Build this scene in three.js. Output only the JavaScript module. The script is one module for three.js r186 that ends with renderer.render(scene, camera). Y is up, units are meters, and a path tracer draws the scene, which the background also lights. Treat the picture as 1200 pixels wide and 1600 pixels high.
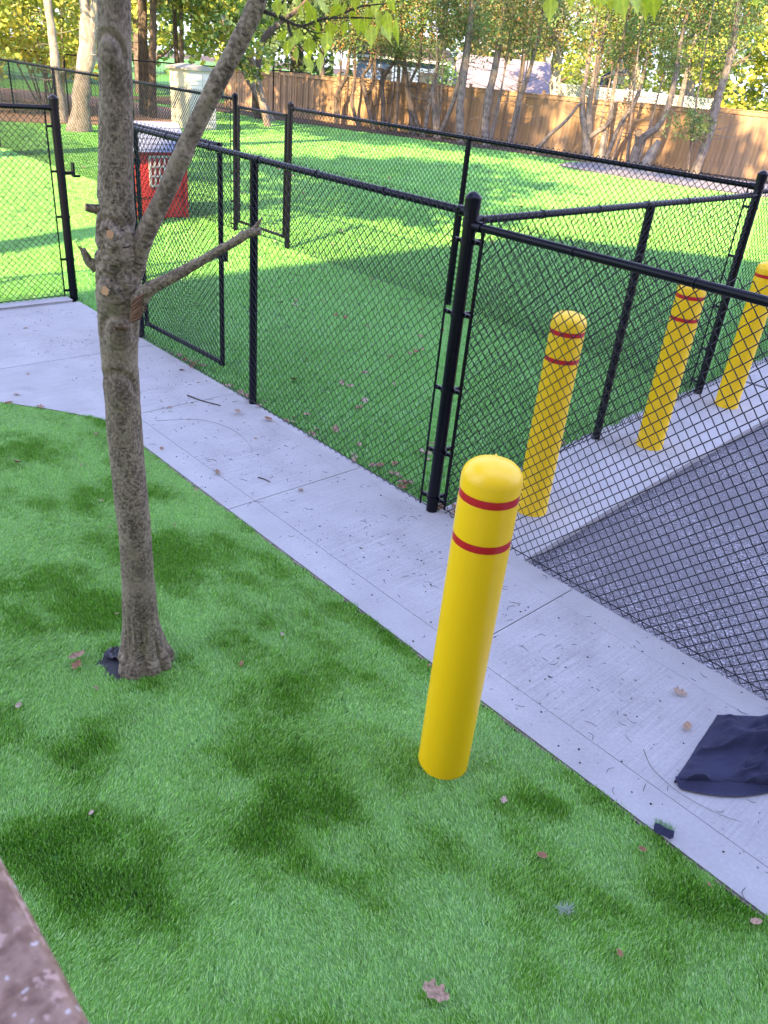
import * as THREE from 'three';
import { mergeGeometries } from 'three/addons/utils/BufferGeometryUtils.js';
import { ImprovedNoise } from 'three/addons/math/ImprovedNoise.js';

// ---------------------------------------------------------------- camera, sky, sun, exposure
const scene = new THREE.Scene();
const camera = new THREE.PerspectiveCamera(65.82, 3 / 4, 0.05, 600);
{
  const pitch = THREE.MathUtils.degToRad(29.35), roll = THREE.MathUtils.degToRad(5.72);
  const fw = new THREE.Vector3(0, -Math.sin(pitch), -Math.cos(pitch)), rt = new THREE.Vector3(1, 0, 0);
  const up = new THREE.Vector3().crossVectors(rt, fw);
  camera.position.set(0, 2.45, 0);
  camera.up.copy(up.multiplyScalar(Math.cos(roll)).addScaledVector(rt, -Math.sin(roll)));
  camera.lookAt(camera.position.clone().add(fw));
  camera.focus = 4.5; camera.userData.fStop = 14;
}
const SUN_EL = THREE.MathUtils.degToRad(35);
const toSun = new THREE.Vector3(-0.349 * Math.cos(SUN_EL), Math.sin(SUN_EL), 0.937 * Math.cos(SUN_EL));
{
  const W = 256, H = 128, data = new Float32Array(W * H * 4);
  for (let j = 0; j < H; j++) for (let i = 0; i < W; i++) {
    const el = (j + 0.5) / H * Math.PI - Math.PI / 2, az = ((i + 0.5) / W - 0.5) * 2 * Math.PI;
    const d = new THREE.Vector3(Math.cos(el) * Math.cos(az), Math.sin(el), Math.cos(el) * Math.sin(az));
    const h = Math.max(0, d.y), t = Math.pow(h, 0.5);
    const g = Math.max(0, d.dot(toSun)), glow = 0.5 * Math.pow(g, 6);
    const c = [1.06 - 0.6 * t + glow, 1.08 - 0.51 * t + glow * 0.95, 1.36 - 0.2 * t + glow * 0.85].map((v) => v * 0.72 * (d.y < 0 ? 0.5 : 1));
    data.set([...c, 1], (j * W + i) * 4);
  }
  const sky = new THREE.DataTexture(data, W, H, THREE.RGBAFormat, THREE.FloatType);
  sky.mapping = THREE.EquirectangularReflectionMapping; sky.magFilter = THREE.LinearFilter; sky.minFilter = THREE.LinearFilter; sky.needsUpdate = true;
  scene.background = sky; scene.environment = sky;
}
const sun = new THREE.DirectionalLight(0xffddab, 4.8);
sun.position.copy(toSun).multiplyScalar(80).add(new THREE.Vector3(0, 0, -15)); sun.target.position.set(0, 0, -15);
sun.castShadow = true; sun.shadow.radius = 1.6; sun.shadow.mapSize.set(4096, 4096);
Object.assign(sun.shadow.camera, { left: -45, right: 45, top: 45, bottom: -45, near: 1, far: 200 });
scene.add(sun, sun.target);
const renderer = new THREE.WebGLRenderer({ antialias: true });
renderer.setSize(768, 1024); renderer.shadowMap.enabled = true;
renderer.toneMapping = THREE.LinearToneMapping; renderer.toneMappingExposure = 4.4;

// ---------------------------------------------------------------- helpers
let seed = 20241;
const rnd = () => { seed = (seed + 0x6d2b79f5) | 0; let t = Math.imul(seed ^ (seed >>> 15), 1 | seed); t = (t + Math.imul(t ^ (t >>> 7), 61 | t)) ^ t; return ((t ^ (t >>> 14)) >>> 0) / 4294967296; };
const rr = (a, b) => a + (b - a) * rnd();
const perlin = new ImprovedNoise();
const n3 = (x, y, z) => perlin.noise(x, y, z);
const fbm = (x, y, z = 0.37, o = 4) => { let s = 0, a = 0.5; for (let k = 0; k < o; k++) { s += a * n3(x, y, z); x = x * 2.03 + 7.1; y = y * 2.03 + 3.3; z = z * 2.03 + 1.7; a *= 0.5; } return s; };
const sstep = (a, b, x) => { const t = Math.min(1, Math.max(0, (x - a) / (b - a))); return t * t * (3 - 2 * t); };
const mix = (a, b, t) => a + (b - a) * t, mix3 = (a, b, t) => [mix(a[0], b[0], t), mix(a[1], b[1], t), mix(a[2], b[2], t)];
const V = (x, y, z) => new THREE.Vector3(x, y, z);
const Q = 0.70710678;
const AB = (a, b) => [(a + b) * Q, (a - b) * Q];           // a runs along the path, b across it
const toA = (x, z) => (x + z) * Q, toB = (x, z) => (x - z) * Q;
const used = {};
function numbered(name) { const k = used[name] = (used[name] ?? -1) + 1; return k ? name + '_' + String(k).padStart(3, '0') : name; }
function shade(o) { o.traverse((m) => { if (m.isMesh) { m.castShadow = true; m.receiveShadow = true; } }); return o; }
function mesh(name, geo, mat, parent) { const m = new THREE.Mesh(geo, mat); m.name = name; m.castShadow = m.receiveShadow = true; if (parent) parent.add(m); return m; }
function tag(o, label, category, group, kind) { if (label) o.userData.label = label; if (category) o.userData.category = category; if (group) o.userData.group = group; if (kind) o.userData.kind = kind; return o; }
function top(name, label, category, group) { const g = new THREE.Group(); g.name = numbered(name); scene.add(g); return tag(g, label, category, group); }
function topMesh(name, geo, mat, label, category, group, kind) { const m = mesh(numbered(name), geo, mat, scene); return tag(m, label, category, group, kind); }
function struct(name, geo, mat, parent) { const m = geo ? mesh(parent ? name : numbered(name), geo, mat, parent ?? scene) : new THREE.Group(); if (!geo) { m.name = numbered(name); scene.add(m); } if (!parent) m.userData.kind = 'structure'; return m; }
function tex(w, h, fn, srgb = true, rep = 1, repY = rep) {   // fn(u, v) -> linear rgb 0..1, tiled
  const d = new Uint8Array(w * h * 4), enc = (v) => { v = Math.min(1, Math.max(0, v)); return srgb ? (v <= 0.0031308 ? 12.92 * v : 1.055 * Math.pow(v, 1 / 2.4) - 0.055) : v; };
  for (let j = 0; j < h; j++) for (let i = 0; i < w; i++) { const c = fn(i / w, j / h, i, j); for (let k = 0; k < 3; k++) d[(j * w + i) * 4 + k] = Math.round(255 * enc(c[k])); d[(j * w + i) * 4 + 3] = 255; }
  const t = new THREE.DataTexture(d, w, h); t.wrapS = t.wrapT = THREE.RepeatWrapping; t.magFilter = THREE.LinearFilter; t.minFilter = THREE.LinearMipmapLinearFilter; t.generateMipmaps = true;
  if (srgb) t.colorSpace = THREE.SRGBColorSpace; t.repeat.set(rep, repY); t.needsUpdate = true; return t;
}
// noise that tiles: blend of four shifted copies
const tileN = (u, v, s, f) => { const a = f(u * s, v * s), b = f((u - 1) * s, v * s), c = f(u * s, (v - 1) * s), d = f((u - 1) * s, (v - 1) * s); const su = sstep(0, 1, u), sv = sstep(0, 1, v); return mix(mix(a, b, su), mix(c, d, su), sv); };
const grey = (v) => [v, v, v];
const std = (o) => new THREE.MeshStandardMaterial({ side: THREE.DoubleSide, ...o });
const lin = (r, g, b) => new THREE.Color().setRGB(r, g, b);
// flat-topped prism over a polygon of [x, z] points, with a chamfer along the top edge; uv in metres along a and b
function prism(poly, y0, y1, ch = 0.004, uvAB = true) {
  let area = 0; poly.forEach((p, i) => { const q = poly[(i + 1) % poly.length]; area += p[0] * q[1] - q[0] * p[1]; });
  if (area > 0) poly = poly.slice().reverse();
  const n = poly.length, inset = (d) => poly.map((p, i) => {
    const a = poly[(i + n - 1) % n], b = poly[(i + 1) % n];
    const e1 = [p[0] - a[0], p[1] - a[1]], e2 = [b[0] - p[0], b[1] - p[1]], l1 = Math.hypot(...e1) || 1, l2 = Math.hypot(...e2) || 1;
    const m1 = [e1[1] / l1, -e1[0] / l1], m2 = [e2[1] / l2, -e2[0] / l2], k = 1 + m1[0] * m2[0] + m1[1] * m2[1];
    return [p[0] + d * (m1[0] + m2[0]) / k, p[1] + d * (m1[1] + m2[1]) / k];
  });
  const inn = inset(-ch), pos = [], uv = [];
  const push = (x, y, z) => { pos.push(x, y, z); uvAB ? uv.push(toA(x, z), toB(x, z)) : uv.push(x, z + y); };
  const tri = (a, b, c) => { push(...a); push(...b); push(...c); };
  const contour = inn.map((p) => new THREE.Vector2(p[0], p[1]));
  for (const f of THREE.ShapeUtils.triangulateShape(contour, [])) { const [a, b, c] = f.map((i) => [inn[i][0], y1, inn[i][1]]);
    const cr = (b[0] - a[0]) * (c[2] - a[2]) - (b[2] - a[2]) * (c[0] - a[0]); cr < 0 ? tri(a, b, c) : tri(a, c, b); }
  for (let i = 0; i < n; i++) { const j = (i + 1) % n;
    const a = [poly[i][0], y1 - ch, poly[i][1]], b = [poly[j][0], y1 - ch, poly[j][1]], c = [inn[i][0], y1, inn[i][1]], d = [inn[j][0], y1, inn[j][1]], e = [poly[i][0], y0, poly[i][1]], f = [poly[j][0], y0, poly[j][1]];
    if (ch > 0) { tri(a, b, d); tri(a, d, c); } tri(e, f, b); tri(e, b, a); }
  const g = new THREE.BufferGeometry(); g.setAttribute('position', new THREE.Float32BufferAttribute(pos, 3)); g.setAttribute('uv', new THREE.Float32BufferAttribute(uv, 2)); g.computeVertexNormals(); return g;
}
function boxG(w, h, d, x = 0, y = 0, z = 0, ch = 0) {
  let g;
  if (ch) { const s = new THREE.Shape(); s.moveTo(-w / 2 + ch, -h / 2 + ch); s.lineTo(w / 2 - ch, -h / 2 + ch); s.lineTo(w / 2 - ch, h / 2 - ch); s.lineTo(-w / 2 + ch, h / 2 - ch); s.closePath();
    g = new THREE.ExtrudeGeometry(s, { depth: d - 2 * ch, bevelEnabled: true, bevelSize: ch, bevelThickness: ch, bevelSegments: 1 }); g.translate(0, 0, -d / 2 + ch); } else g = new THREE.BoxGeometry(w, h, d);
  g.translate(x, y, z); return g;
}
function cylBetween(a, b, r, seg = 10, r2 = r) { const d = b.clone().sub(a), l = d.length(), g = new THREE.CylinderGeometry(r2, r, l, seg); g.translate(0, l / 2, 0); g.applyQuaternion(new THREE.Quaternion().setFromUnitVectors(V(0, 1, 0), d.normalize())); g.translate(a.x, a.y, a.z); return g; }
function merge(list) { return mergeGeometries(list.map((g) => { const q = g.index ? g.toNonIndexed() : g; for (const k of Object.keys(q.attributes)) if (!['position', 'normal', 'uv', 'color'].includes(k)) q.deleteAttribute(k); return q; })); }
// tapered tube through [x, y, z, r] points; bump(u, v, p) pushes the surface out
function limb(pts, seg = 12, steps = 24, bump = null, cap = true) {
  const curve = new THREE.CatmullRomCurve3(pts.map((p) => V(p[0], p[1], p[2])), false, 'centripetal'), n = pts.length - 1;
  const pos = [], uv = [], idx = []; let len = 0, prev = null, nrm = V(0, 0, 1);
  for (let i = 0; i <= steps; i++) {
    const t = i / steps, c = curve.getPoint(t), tan = curve.getTangent(t), f = t * n, k = Math.min(n - 1, Math.floor(f)), r = mix(pts[k][3], pts[k + 1][3], sstep(0, 1, f - k));
    if (prev) len += c.distanceTo(prev); prev = c.clone();
    nrm.addScaledVector(tan, -nrm.dot(tan)).normalize(); if (nrm.lengthSq() < 0.5) nrm.set(1, 0, 0);
    const bin = V(0, 0, 0).crossVectors(tan, nrm);
    for (let j = 0; j <= seg; j++) { const a = (j % seg) / seg * Math.PI * 2, d = nrm.clone().multiplyScalar(Math.cos(a)).addScaledVector(bin, Math.sin(a));
      const p = c.clone().addScaledVector(d, r), e = bump ? bump(p, d, t) : 0; p.addScaledVector(d, e); pos.push(p.x, p.y, p.z); uv.push(j / seg * 2 * Math.PI * Math.max(0.03, pts[0][3]), len); }
  }
  for (let i = 0; i < steps; i++) for (let j = 0; j < seg; j++) { const a = i * (seg + 1) + j, b = a + seg + 1; idx.push(a, a + 1, b, b, a + 1, b + 1); }
  if (cap) { const base = steps * (seg + 1), c = curve.getPoint(1); pos.push(c.x, c.y, c.z); uv.push(0, len); for (let j = 0; j < seg; j++) idx.push(base + j, base + j + 1, pos.length / 3 - 1); }
  const g = new THREE.BufferGeometry(); g.setAttribute('position', new THREE.Float32BufferAttribute(pos, 3)); g.setAttribute('uv', new THREE.Float32BufferAttribute(uv, 2)); g.setIndex(idx); g.computeVertexNormals();
  const nn = g.attributes.normal; for (let i = 0; i <= steps; i++) { const a = i * (seg + 1), b = a + seg; const s = V(nn.getX(a) + nn.getX(b), nn.getY(a) + nn.getY(b), nn.getZ(a) + nn.getZ(b)).normalize(); nn.setXYZ(a, s.x, s.y, s.z); nn.setXYZ(b, s.x, s.y, s.z); }
  return g;
}

// ---------------------------------------------------------------- materials
const M = {};
{
  const conc = (broom) => tex(640, 640, (u, v) => {
    let s = 0.395 + 0.12 * tileN(u, v, 5, (x, y) => fbm(x, y, 0.2, 5)) + 0.05 * tileN(u, v, 90, (x, y) => n3(x, y, 5.1));
    if (broom) s += 0.06 * tileN(u, v, 1, (x, y) => n3(x * 190, y * 7, 1.3)) ;
    const pit = tileN(u, v, 60, (x, y) => n3(x, y, 9.4)); if (pit > 0.52) s -= (pit - 0.52) * 1.6;
    const st = tileN(u, v, 3, (x, y) => fbm(x, y, 6.6, 4)); s -= 0.09 * sstep(0.12, 0.35, st);
    return [s * 1.0, s * 0.985, s * 0.965];
  }, true, 1 / 1.37);
  const concBump = (broom) => tex(512, 512, (u, v) => grey(0.5 + (broom ? 0.3 * tileN(u, v, 1, (x, y) => n3(x * 150, y * 5, 1.3)) : 0) + 0.25 * tileN(u, v, 70, (x, y) => n3(x, y, 2.2))), false, 1 / 0.9);
  M.concrete = std({ map: conc(true), bumpMap: concBump(true), bumpScale: 0.0016, roughness: 0.9 });
  M.trowel = std({ map: conc(false), bumpMap: concBump(false), bumpScale: 0.0008, roughness: 0.85 });
  M.asphalt = std({ map: tex(768, 768, (u, v) => { const c = tileN(u, v, 110, (x, y) => n3(x, y, 3.3)), d = tileN(u, v, 170, (x, y) => n3(x, y, 8.1)), l = tileN(u, v, 4, (x, y) => fbm(x, y, 1.1)); const s = 0.16 + 0.05 * l + 0.28 * sstep(0.12, 0.5, c) + 0.2 * sstep(0.25, 0.55, d) - 0.14 * sstep(0.1, 0.5, -c); return [s, s * 0.97, s * 1.02]; }, true, 1 / 1.2),
    bumpMap: tex(512, 512, (u, v) => grey(0.5 + 0.5 * tileN(u, v, 60, (x, y) => n3(x, y, 3.3))), false, 1 / 0.7), bumpScale: 0.004, roughness: 0.92 });
  M.turfBase = std({ map: tex(512, 512, (u, v) => { const a = tileN(u, v, 90, (x, y) => n3(x, y, 1.5)), b = tileN(u, v, 6, (x, y) => fbm(x, y, 4.4)); const k = 0.75 + 0.5 * a + 0.35 * b; return [0.085 * k, 0.28 * k, 0.032 * k]; }, true, 1 / 2.3), bumpMap: tex(512, 512, (u, v) => grey(0.5 + 0.5 * tileN(u, v, 80, (x, y) => n3(x, y, 7.7))), false, 1 / 2), bumpScale: 0.02, roughness: 0.8 });
  M.blade = new THREE.MeshPhysicalMaterial({ side: THREE.DoubleSide, vertexColors: true, roughness: 0.28, sheen: 0.9, sheenColor: lin(0.85, 0.95, 0.92), sheenRoughness: 0.4 });
  M.vinyl = new THREE.MeshPhysicalMaterial({ color: lin(0.007, 0.009, 0.016), roughness: 0.26, specularIntensity: 0.8 });
  M.vinylPost = new THREE.MeshPhysicalMaterial({ color: lin(0.004, 0.0045, 0.008), roughness: 0.26, specularIntensity: 0.4, bumpMap: tex(256, 256, (u, v) => grey(0.5 + 0.4 * tileN(u, v, 24, (x, y) => n3(x, y, 2.2))), false, 3), bumpScale: 0.0006 });
  M.galv = std({ color: lin(0.42, 0.42, 0.44), roughness: 0.4, metalness: 0.7 });
  const yt = tex(512, 512, (u, v) => { const s = 1 + 0.05 * tileN(u, v, 4, (x, y) => fbm(x, y, 2.1)); const sc = tileN(u, v, 40, (x, y) => n3(x, y * 0.25, 8.8)) > 0.62 ? 0.93 : 1; return [0.98 * s * sc, 0.63 * s * sc, 0.006]; }, true, 2);
  M.yellow = std({ map: yt, roughness: 0.36, bumpMap: tex(256, 256, (u, v) => grey(0.5 + 0.4 * tileN(u, v, 30, (x, y) => n3(x, y, 5))), false, 4), bumpScale: 0.0004 });
  M.red = std({ color: lin(0.52, 0.012, 0.02), roughness: 0.3 });
  const barkMap = (c0, c1, c2, ys, moss) => tex(384, 768, (u, v) => {
    const r = tileN(u, v, 1, (x, y) => fbm(x * 22, y * ys, 1.2, 4)), p = tileN(u, v, 1, (x, y) => fbm(x * 5, y * 7, 7.2, 3)), sp = tileN(u, v, 1, (x, y) => n3(x * 75, y * 110, 3.1));
    let c = mix3(c0, c1, sstep(-0.3, 0.35, r + p * 0.6)); if (sp > 0.36) c = mix3(c, c2, sstep(0.36, 0.6, sp)); if (moss) c = mix3(c, moss, 0.5 * sstep(0.05, 0.3, p)); return c; }, true, 2, 1);
  const twigBark = tex(512, 768, (u, v) => {
    const r = tileN(u, v, 1, (x, y) => fbm(x * 24, y * 80, 1.2, 4)), p = tileN(u, v, 1, (x, y) => fbm(x * 5, y * 9, 7.2, 3)), sp = tileN(u, v, 1, (x, y) => n3(x * 62, y * 130, 3.1)), ln = tileN(u, v, 1, (x, y) => n3(x * 14, y * 120, 5.3));
    let c = mix3([0.095, 0.075, 0.046], [0.32, 0.262, 0.175], sstep(-0.35, 0.35, r + p * 0.7)); c = mix3(c, [0.15, 0.15, 0.07], 0.45 * sstep(0.05, 0.3, p)); if (ln > 0.38) c = mix3(c, [0.045, 0.035, 0.025], sstep(0.38, 0.55, ln)); if (sp > 0.38) c = mix3(c, [0.5, 0.46, 0.36], 0.8 * sstep(0.38, 0.6, sp)); return c; }, true, 2, 1);
  const twigBump = tex(512, 768, (u, v) => grey(0.5 + 0.5 * tileN(u, v, 1, (x, y) => fbm(x * 24, y * 80, 1.2, 4)) + 0.3 * tileN(u, v, 1, (x, y) => n3(x * 62, y * 130, 3.1))), false, 2, 1);
  const barkBump = tex(384, 768, (u, v) => grey(0.5 + 0.55 * tileN(u, v, 1, (x, y) => fbm(x * 22, y * 14, 1.2, 4)) + 0.25 * tileN(u, v, 1, (x, y) => n3(x * 75, y * 110, 3.1))), false, 2, 1);
  M.bark = std({ map: twigBark, bumpMap: twigBump, bumpScale: 0.006, roughness: 0.95 });
  M.barkGrey = std({ map: barkMap([0.14, 0.112, 0.092], [0.38, 0.32, 0.265], [0.5, 0.44, 0.38], 4), bumpMap: barkBump, bumpScale: 0.02, roughness: 0.95 });
  M.barkDark = std({ map: barkMap([0.07, 0.054, 0.043], [0.22, 0.17, 0.135], [0.34, 0.28, 0.235], 4), bumpMap: barkBump, bumpScale: 0.02, roughness: 0.95 });
  M.barkPale = std({ map: barkMap([0.22, 0.19, 0.16], [0.45, 0.4, 0.34], [0.62, 0.58, 0.52], 6), bumpMap: barkBump, bumpScale: 0.02, roughness: 0.9 });
  M.cutWood = std({ map: tex(128, 128, (u, v) => { const d = Math.hypot(u - 0.5, v - 0.5), s = 0.85 + 0.25 * Math.sin(d * 90 + 3 * n3(u * 6, v * 6, 1)) * 0.4 + 0.3 * n3(u * 14, v * 14, 3); return [0.56 * s, 0.33 * s, 0.15 * s]; }), roughness: 0.9 });
  M.splinter = std({ map: tex(128, 256, (u, v) => { const s = 0.6 + 0.9 * Math.abs(n3(u * 30, v * 4, 2)); return [0.2 * s, 0.108 * s, 0.06 * s]; }), roughness: 0.95 });
  M.soil = std({ map: tex(512, 512, (u, v) => { const s = 0.6 + 0.8 * tileN(u, v, 40, (x, y) => fbm(x, y, 2, 3)) + 0.3 * tileN(u, v, 6, (x, y) => n3(x, y, 5)); return [0.1 * s, 0.07 * s, 0.048 * s]; }, true, 0.4), roughness: 1 });
  M.litter = std({ map: tex(512, 512, (u, v) => { const a = tileN(u, v, 60, (x, y) => n3(x, y, 2)), b = tileN(u, v, 50, (x, y) => n3(x, y, 7)); const s = 0.8 + 0.7 * a; return [0.34 * s, (0.21 + 0.05 * b) * s, (0.14 + 0.05 * b) * s]; }, true, 0.35), roughness: 1 });
  const wood = (c0, c1) => std({ map: tex(96, 512, (u, v) => { const g = tileN(u, v, 1, (x, y) => fbm(x * 14, y * 3.4, 2.2, 3)), k = tileN(u, v, 1, (x, y) => n3(x * 3, y * 7, 6)); const kn = sstep(0.52, 0.62, tileN(u, v, 1, (x, y) => n3(x * 5, y * 16, 9.9))); return mix3(mix3(c0, c1, sstep(-0.35, 0.35, g + 0.4 * k)), [0.16, 0.08, 0.035], kn); }, true, 4, 0.5), roughness: 0.85 });
  M.cedar = [wood([0.34, 0.195, 0.095], [0.52, 0.34, 0.19]), wood([0.38, 0.225, 0.115], [0.56, 0.38, 0.225]), wood([0.27, 0.165, 0.09], [0.44, 0.3, 0.18]), wood([0.38, 0.22, 0.1], [0.52, 0.33, 0.165])];
  M.dryLeaf = [[0.33, 0.2, 0.12], [0.42, 0.28, 0.18], [0.3, 0.15, 0.07], [0.46, 0.34, 0.25]].map((c, k) => std({ map: tex(64, 64, (u, v) => { const s = 0.85 + 0.5 * n3(u * 9, v * 9, k + 0.3); return c.map((q) => q * s); }), roughness: 0.75 }));
  M.fabric = std({ map: tex(512, 512, (u, v) => { const f = tileN(u, v, 120, (x, y) => n3(x, y, 2)), l = tileN(u, v, 5, (x, y) => fbm(x, y, 3)); const lint = tileN(u, v, 55, (x, y) => n3(x, y * 1.6, 9)) > 0.55 ? 0.05 : 0; const s = 0.032 + 0.016 * f + 0.014 * l + lint; return [s * 0.68, s * 0.78, s * 1.9]; }, true, 1.2), bumpMap: tex(256, 256, (u, v) => grey(0.5 + 0.5 * tileN(u, v, 60, (x, y) => n3(x, y, 2))), false, 3), bumpScale: 0.002, roughness: 0.85 });
  M.black = std({ color: lin(0.012, 0.012, 0.016), roughness: 0.5 });
  M.leafLime = new THREE.MeshPhysicalMaterial({ side: THREE.DoubleSide, roughness: 0.55, transmission: 0.55, thickness: 0, map: tex(128, 128, (u, v) => { const w = Math.abs(u - 0.5), vein = Math.abs(((v * 7 + w * 5) % 1) - 0.5) < 0.06 || w < 0.025 ? 1.25 : 1, s = (0.9 + 0.3 * n3(u * 5, v * 5, 2)) * vein; return [0.72 * s, 0.87 * s, 0.05 * s]; }) });
  M.rail = std({ map: tex(512, 384, (u, v) => { const a = tileN(u, v, 6, (x, y) => fbm(x, y, 1.7, 4)), b = tileN(u, v, 14, (x, y) => fbm(x, y, 8.3, 4)), c = tileN(u, v, 26, (x, y) => fbm(x, y, 3.9, 3));
      const d = tileN(u, v, 40, (x, y) => fbm(x, y, 6.1, 3)); let k = mix3([0.17, 0.09, 0.055], [0.32, 0.2, 0.14], sstep(-0.25, 0.25, b + 0.5 * d)); if (a + 0.25 * d > 0.09) k = mix3(k, [0.46, 0.3, 0.235], sstep(0.09, 0.13, a + 0.25 * d)); if (c > 0.22) k = mix3(k, [0.52, 0.46, 0.44], sstep(0.22, 0.28, c)); if (b < -0.24) k = mix3(k, [0.06, 0.06, 0.085], sstep(-0.24, -0.28, b)); return k; }, true, 5, 5),
    bumpMap: tex(512, 256, (u, v) => grey(0.5 + 0.5 * sstep(-0.05, 0.1, tileN(u, v, 6, (x, y) => fbm(x, y, 1.7, 4)))), false, 3, 3), bumpScale: 0.0015, roughness: 0.45 });
}
const colored = (o) => std({ vertexColors: true, ...o });
M.foliage = new THREE.MeshPhysicalMaterial({ vertexColors: true, side: THREE.DoubleSide, roughness: 0.7, transmission: 0.42, thickness: 0 });

// ---------------------------------------------------------------- the setting
const FENCE_DIR = V(2.551, 0, -2.828).normalize();                     // the cross fence beside the parking area
const crossAt = (s, off = 0) => [0.301 + FENCE_DIR.x * s - FENCE_DIR.z * off, -4.418 + FENCE_DIR.z * s + FENCE_DIR.x * off];
struct('ground', new THREE.PlaneGeometry(700, 700).rotateX(-Math.PI / 2).translate(0, -0.35, 0), M.soil);
const E_OUT = AB(30, 3.36);
{
  // lawn: sheets on both sides of the path, left open where the path and the parking area lie
  const far = crossAt(80), lawn = struct('lawn');
  mesh('back_sheet', prism([AB(-2.92, 3.375), far, [150, -150], [-200, -200], AB(-8.33, -60), AB(-8.33, 3.375)], -0.14, 0, 0, true), M.turfBase, lawn);
  mesh('front_sheet', prism([[30, 2.272], [-5.21, 2.265], [-5.42, 2.14], [-5.62, 1.99], [-5.89, 1.77], [-6.2, 1.41], [-6.585, 0.97], [-6.585, -1.62], [-8.3, -1.62], [-8.3, -60], [30, -60]].map(([a, b]) => AB(a, b)), -0.14, 0, 0, true), M.turfBase, lawn);
  const asph = [AB(-3.2, 3.2), crossAt(80, -0.2), [160, -60], [160, 60], AB(30, 3.2)];
  struct('parking_asphalt', prism(asph, -0.3, -0.07, 0), M.asphalt);
}
{
  const path = struct('path');
  const Y1 = 0.014, G2 = 0.0065, P = (l) => l.map(([a, b]) => AB(a, b));
  const joints = [-8.19, -6.59, -5.21, -3.62, -1.83, 0.05, 1.9, 3.8];
  for (let i = 2; i < joints.length - 1; i++) {
    const a0 = joints[i] + G2, a1 = joints[i + 1] - G2;
    mesh('slab', prism(P([[a0, 2.475 + G2 * 0.8], [a1, 2.475 + G2 * 0.8], [a1, 3.2], [a0, 3.2]]), -0.1, Y1), M.concrete, path);
    mesh('slab', prism(P([[a0, 2.285], [a1, 2.285], [a1, 2.475 - G2 * 0.8], [a0, 2.475 - G2 * 0.8]]), -0.1, Y1), M.trowel, path);
    mesh('slab', prism(P([[a0, 3.2005], [a1, 3.2005], [a1, 3.365], [a0, 3.365]]), -0.13, Y1 + 0.001), M.trowel, path);
  }
  mesh('slab', prism(P([[-6.59 + G2, 0.98], [-6.2, 1.42], [-5.89, 1.78], [-5.62, 2.0], [-5.42, 2.14], [-5.21 - G2, 2.26], [-5.21 - G2, 3.365], [-6.59 + G2, 3.365]]), -0.1, Y1), M.concrete, path);
  mesh('slab', prism(P([[-8.19, -1.6], [-6.59 - G2, -1.6], [-6.59 - G2, 3.365], [-8.19, 3.365]]), -0.1, Y1), M.concrete, path);
  mesh('edge_strip', prism(P([[-8.34, -1.6], [-8.2, -1.6], [-8.2, 3.3], [-8.34, 3.3]]), -0.1, Y1 + 0.022, 0.008), M.trowel, path);
  mesh('edging_board', prism(P([[-5.1, 2.271], [3.6, 2.271], [3.6, 2.281], [-5.1, 2.281]]), -0.1, 0.006, 0.001), M.barkGrey, path);
}
{
  const strip = struct('parking_kerb');
  const cuts = [0.05, 2.0, 4.6, 7.2, 9.8, 12.4, 20, 40];
  for (let i = 0; i < cuts.length - 1; i++) {
    const s0 = cuts[i] + 0.003, s1 = cuts[i + 1] - 0.003;
    const near = i ? crossAt(s0, 0.66) : AB(-2.22, 3.37), start = i ? crossAt(s0, -0.06) : AB(-2.86, 3.37);
    mesh('slab', prism([start, crossAt(s1, -0.06), crossAt(s1, 0.66), near], -0.3, 0.006, 0.03), M.trowel, strip);
  }
}
// ---------------------------------------------------------------- turf
const cam = { f: 1236.3, p: THREE.MathUtils.degToRad(29.35), r: THREE.MathUtils.degToRad(5.72) };
const pitOn = (x, z) => Math.hypot((x + 1.06) / 0.165, (z + 2.74) / 0.135) < 1;
const BOLLARDS = [[0.341, -2.334], [0.956, -4.578], [2.047, -5.852], [3.035, -6.984]];
function tuftGeo(count, spread, width, bend, cols) {      // one patch of pile: count blades on a small round footprint, height 1
  const pos = [], col = [];
  for (let i = 0; i < count; i++) {
    const q = spread * Math.sqrt(rnd()), qa = rnd() * 6.283, a = rnd() * 6.283, x = Math.cos(qa) * q, z = Math.sin(qa) * q, h = rr(0.55, 1.08), w = width * rr(0.7, 1.25) / 2, ca = Math.cos(a), sa = Math.sin(a), la = rnd() * 6.283, b = bend * rr(0.2, 1), lx = Math.cos(la) * b, lz = Math.sin(la) * b;
    const p0 = [x - ca * w, 0, z - sa * w], p1 = [x + ca * w, 0, z + sa * w], mx = x + lx * 0.35, mz = z + lz * 0.35, p2 = [mx - ca * w * 0.85, h * 0.6, mz - sa * w * 0.85], p3 = [mx + ca * w * 0.85, h * 0.6, mz + sa * w * 0.85], p4 = [x + lx, h, z + lz];
    pos.push(...p0, ...p1, ...p3, ...p0, ...p3, ...p2, ...p2, ...p3, ...p4);
    const e = cols[Math.floor(rnd() * cols.length)], v = rr(0.75, 1.25); for (let k = 0; k < 9; k++) col.push(e[0] * v, e[1] * v, e[2] * v);
  }
  const g = new THREE.BufferGeometry(); g.setAttribute('position', new THREE.Float32BufferAttribute(pos, 3)); g.setAttribute('color', new THREE.Float32BufferAttribute(col, 3)); g.computeVertexNormals(); return g;
}
const BLADE_COLOURS = [[0.105, 0.32, 0.016], [0.14, 0.4, 0.026], [0.2, 0.47, 0.045], [0.12, 0.35, 0.02], [0.28, 0.5, 0.12]];
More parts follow.
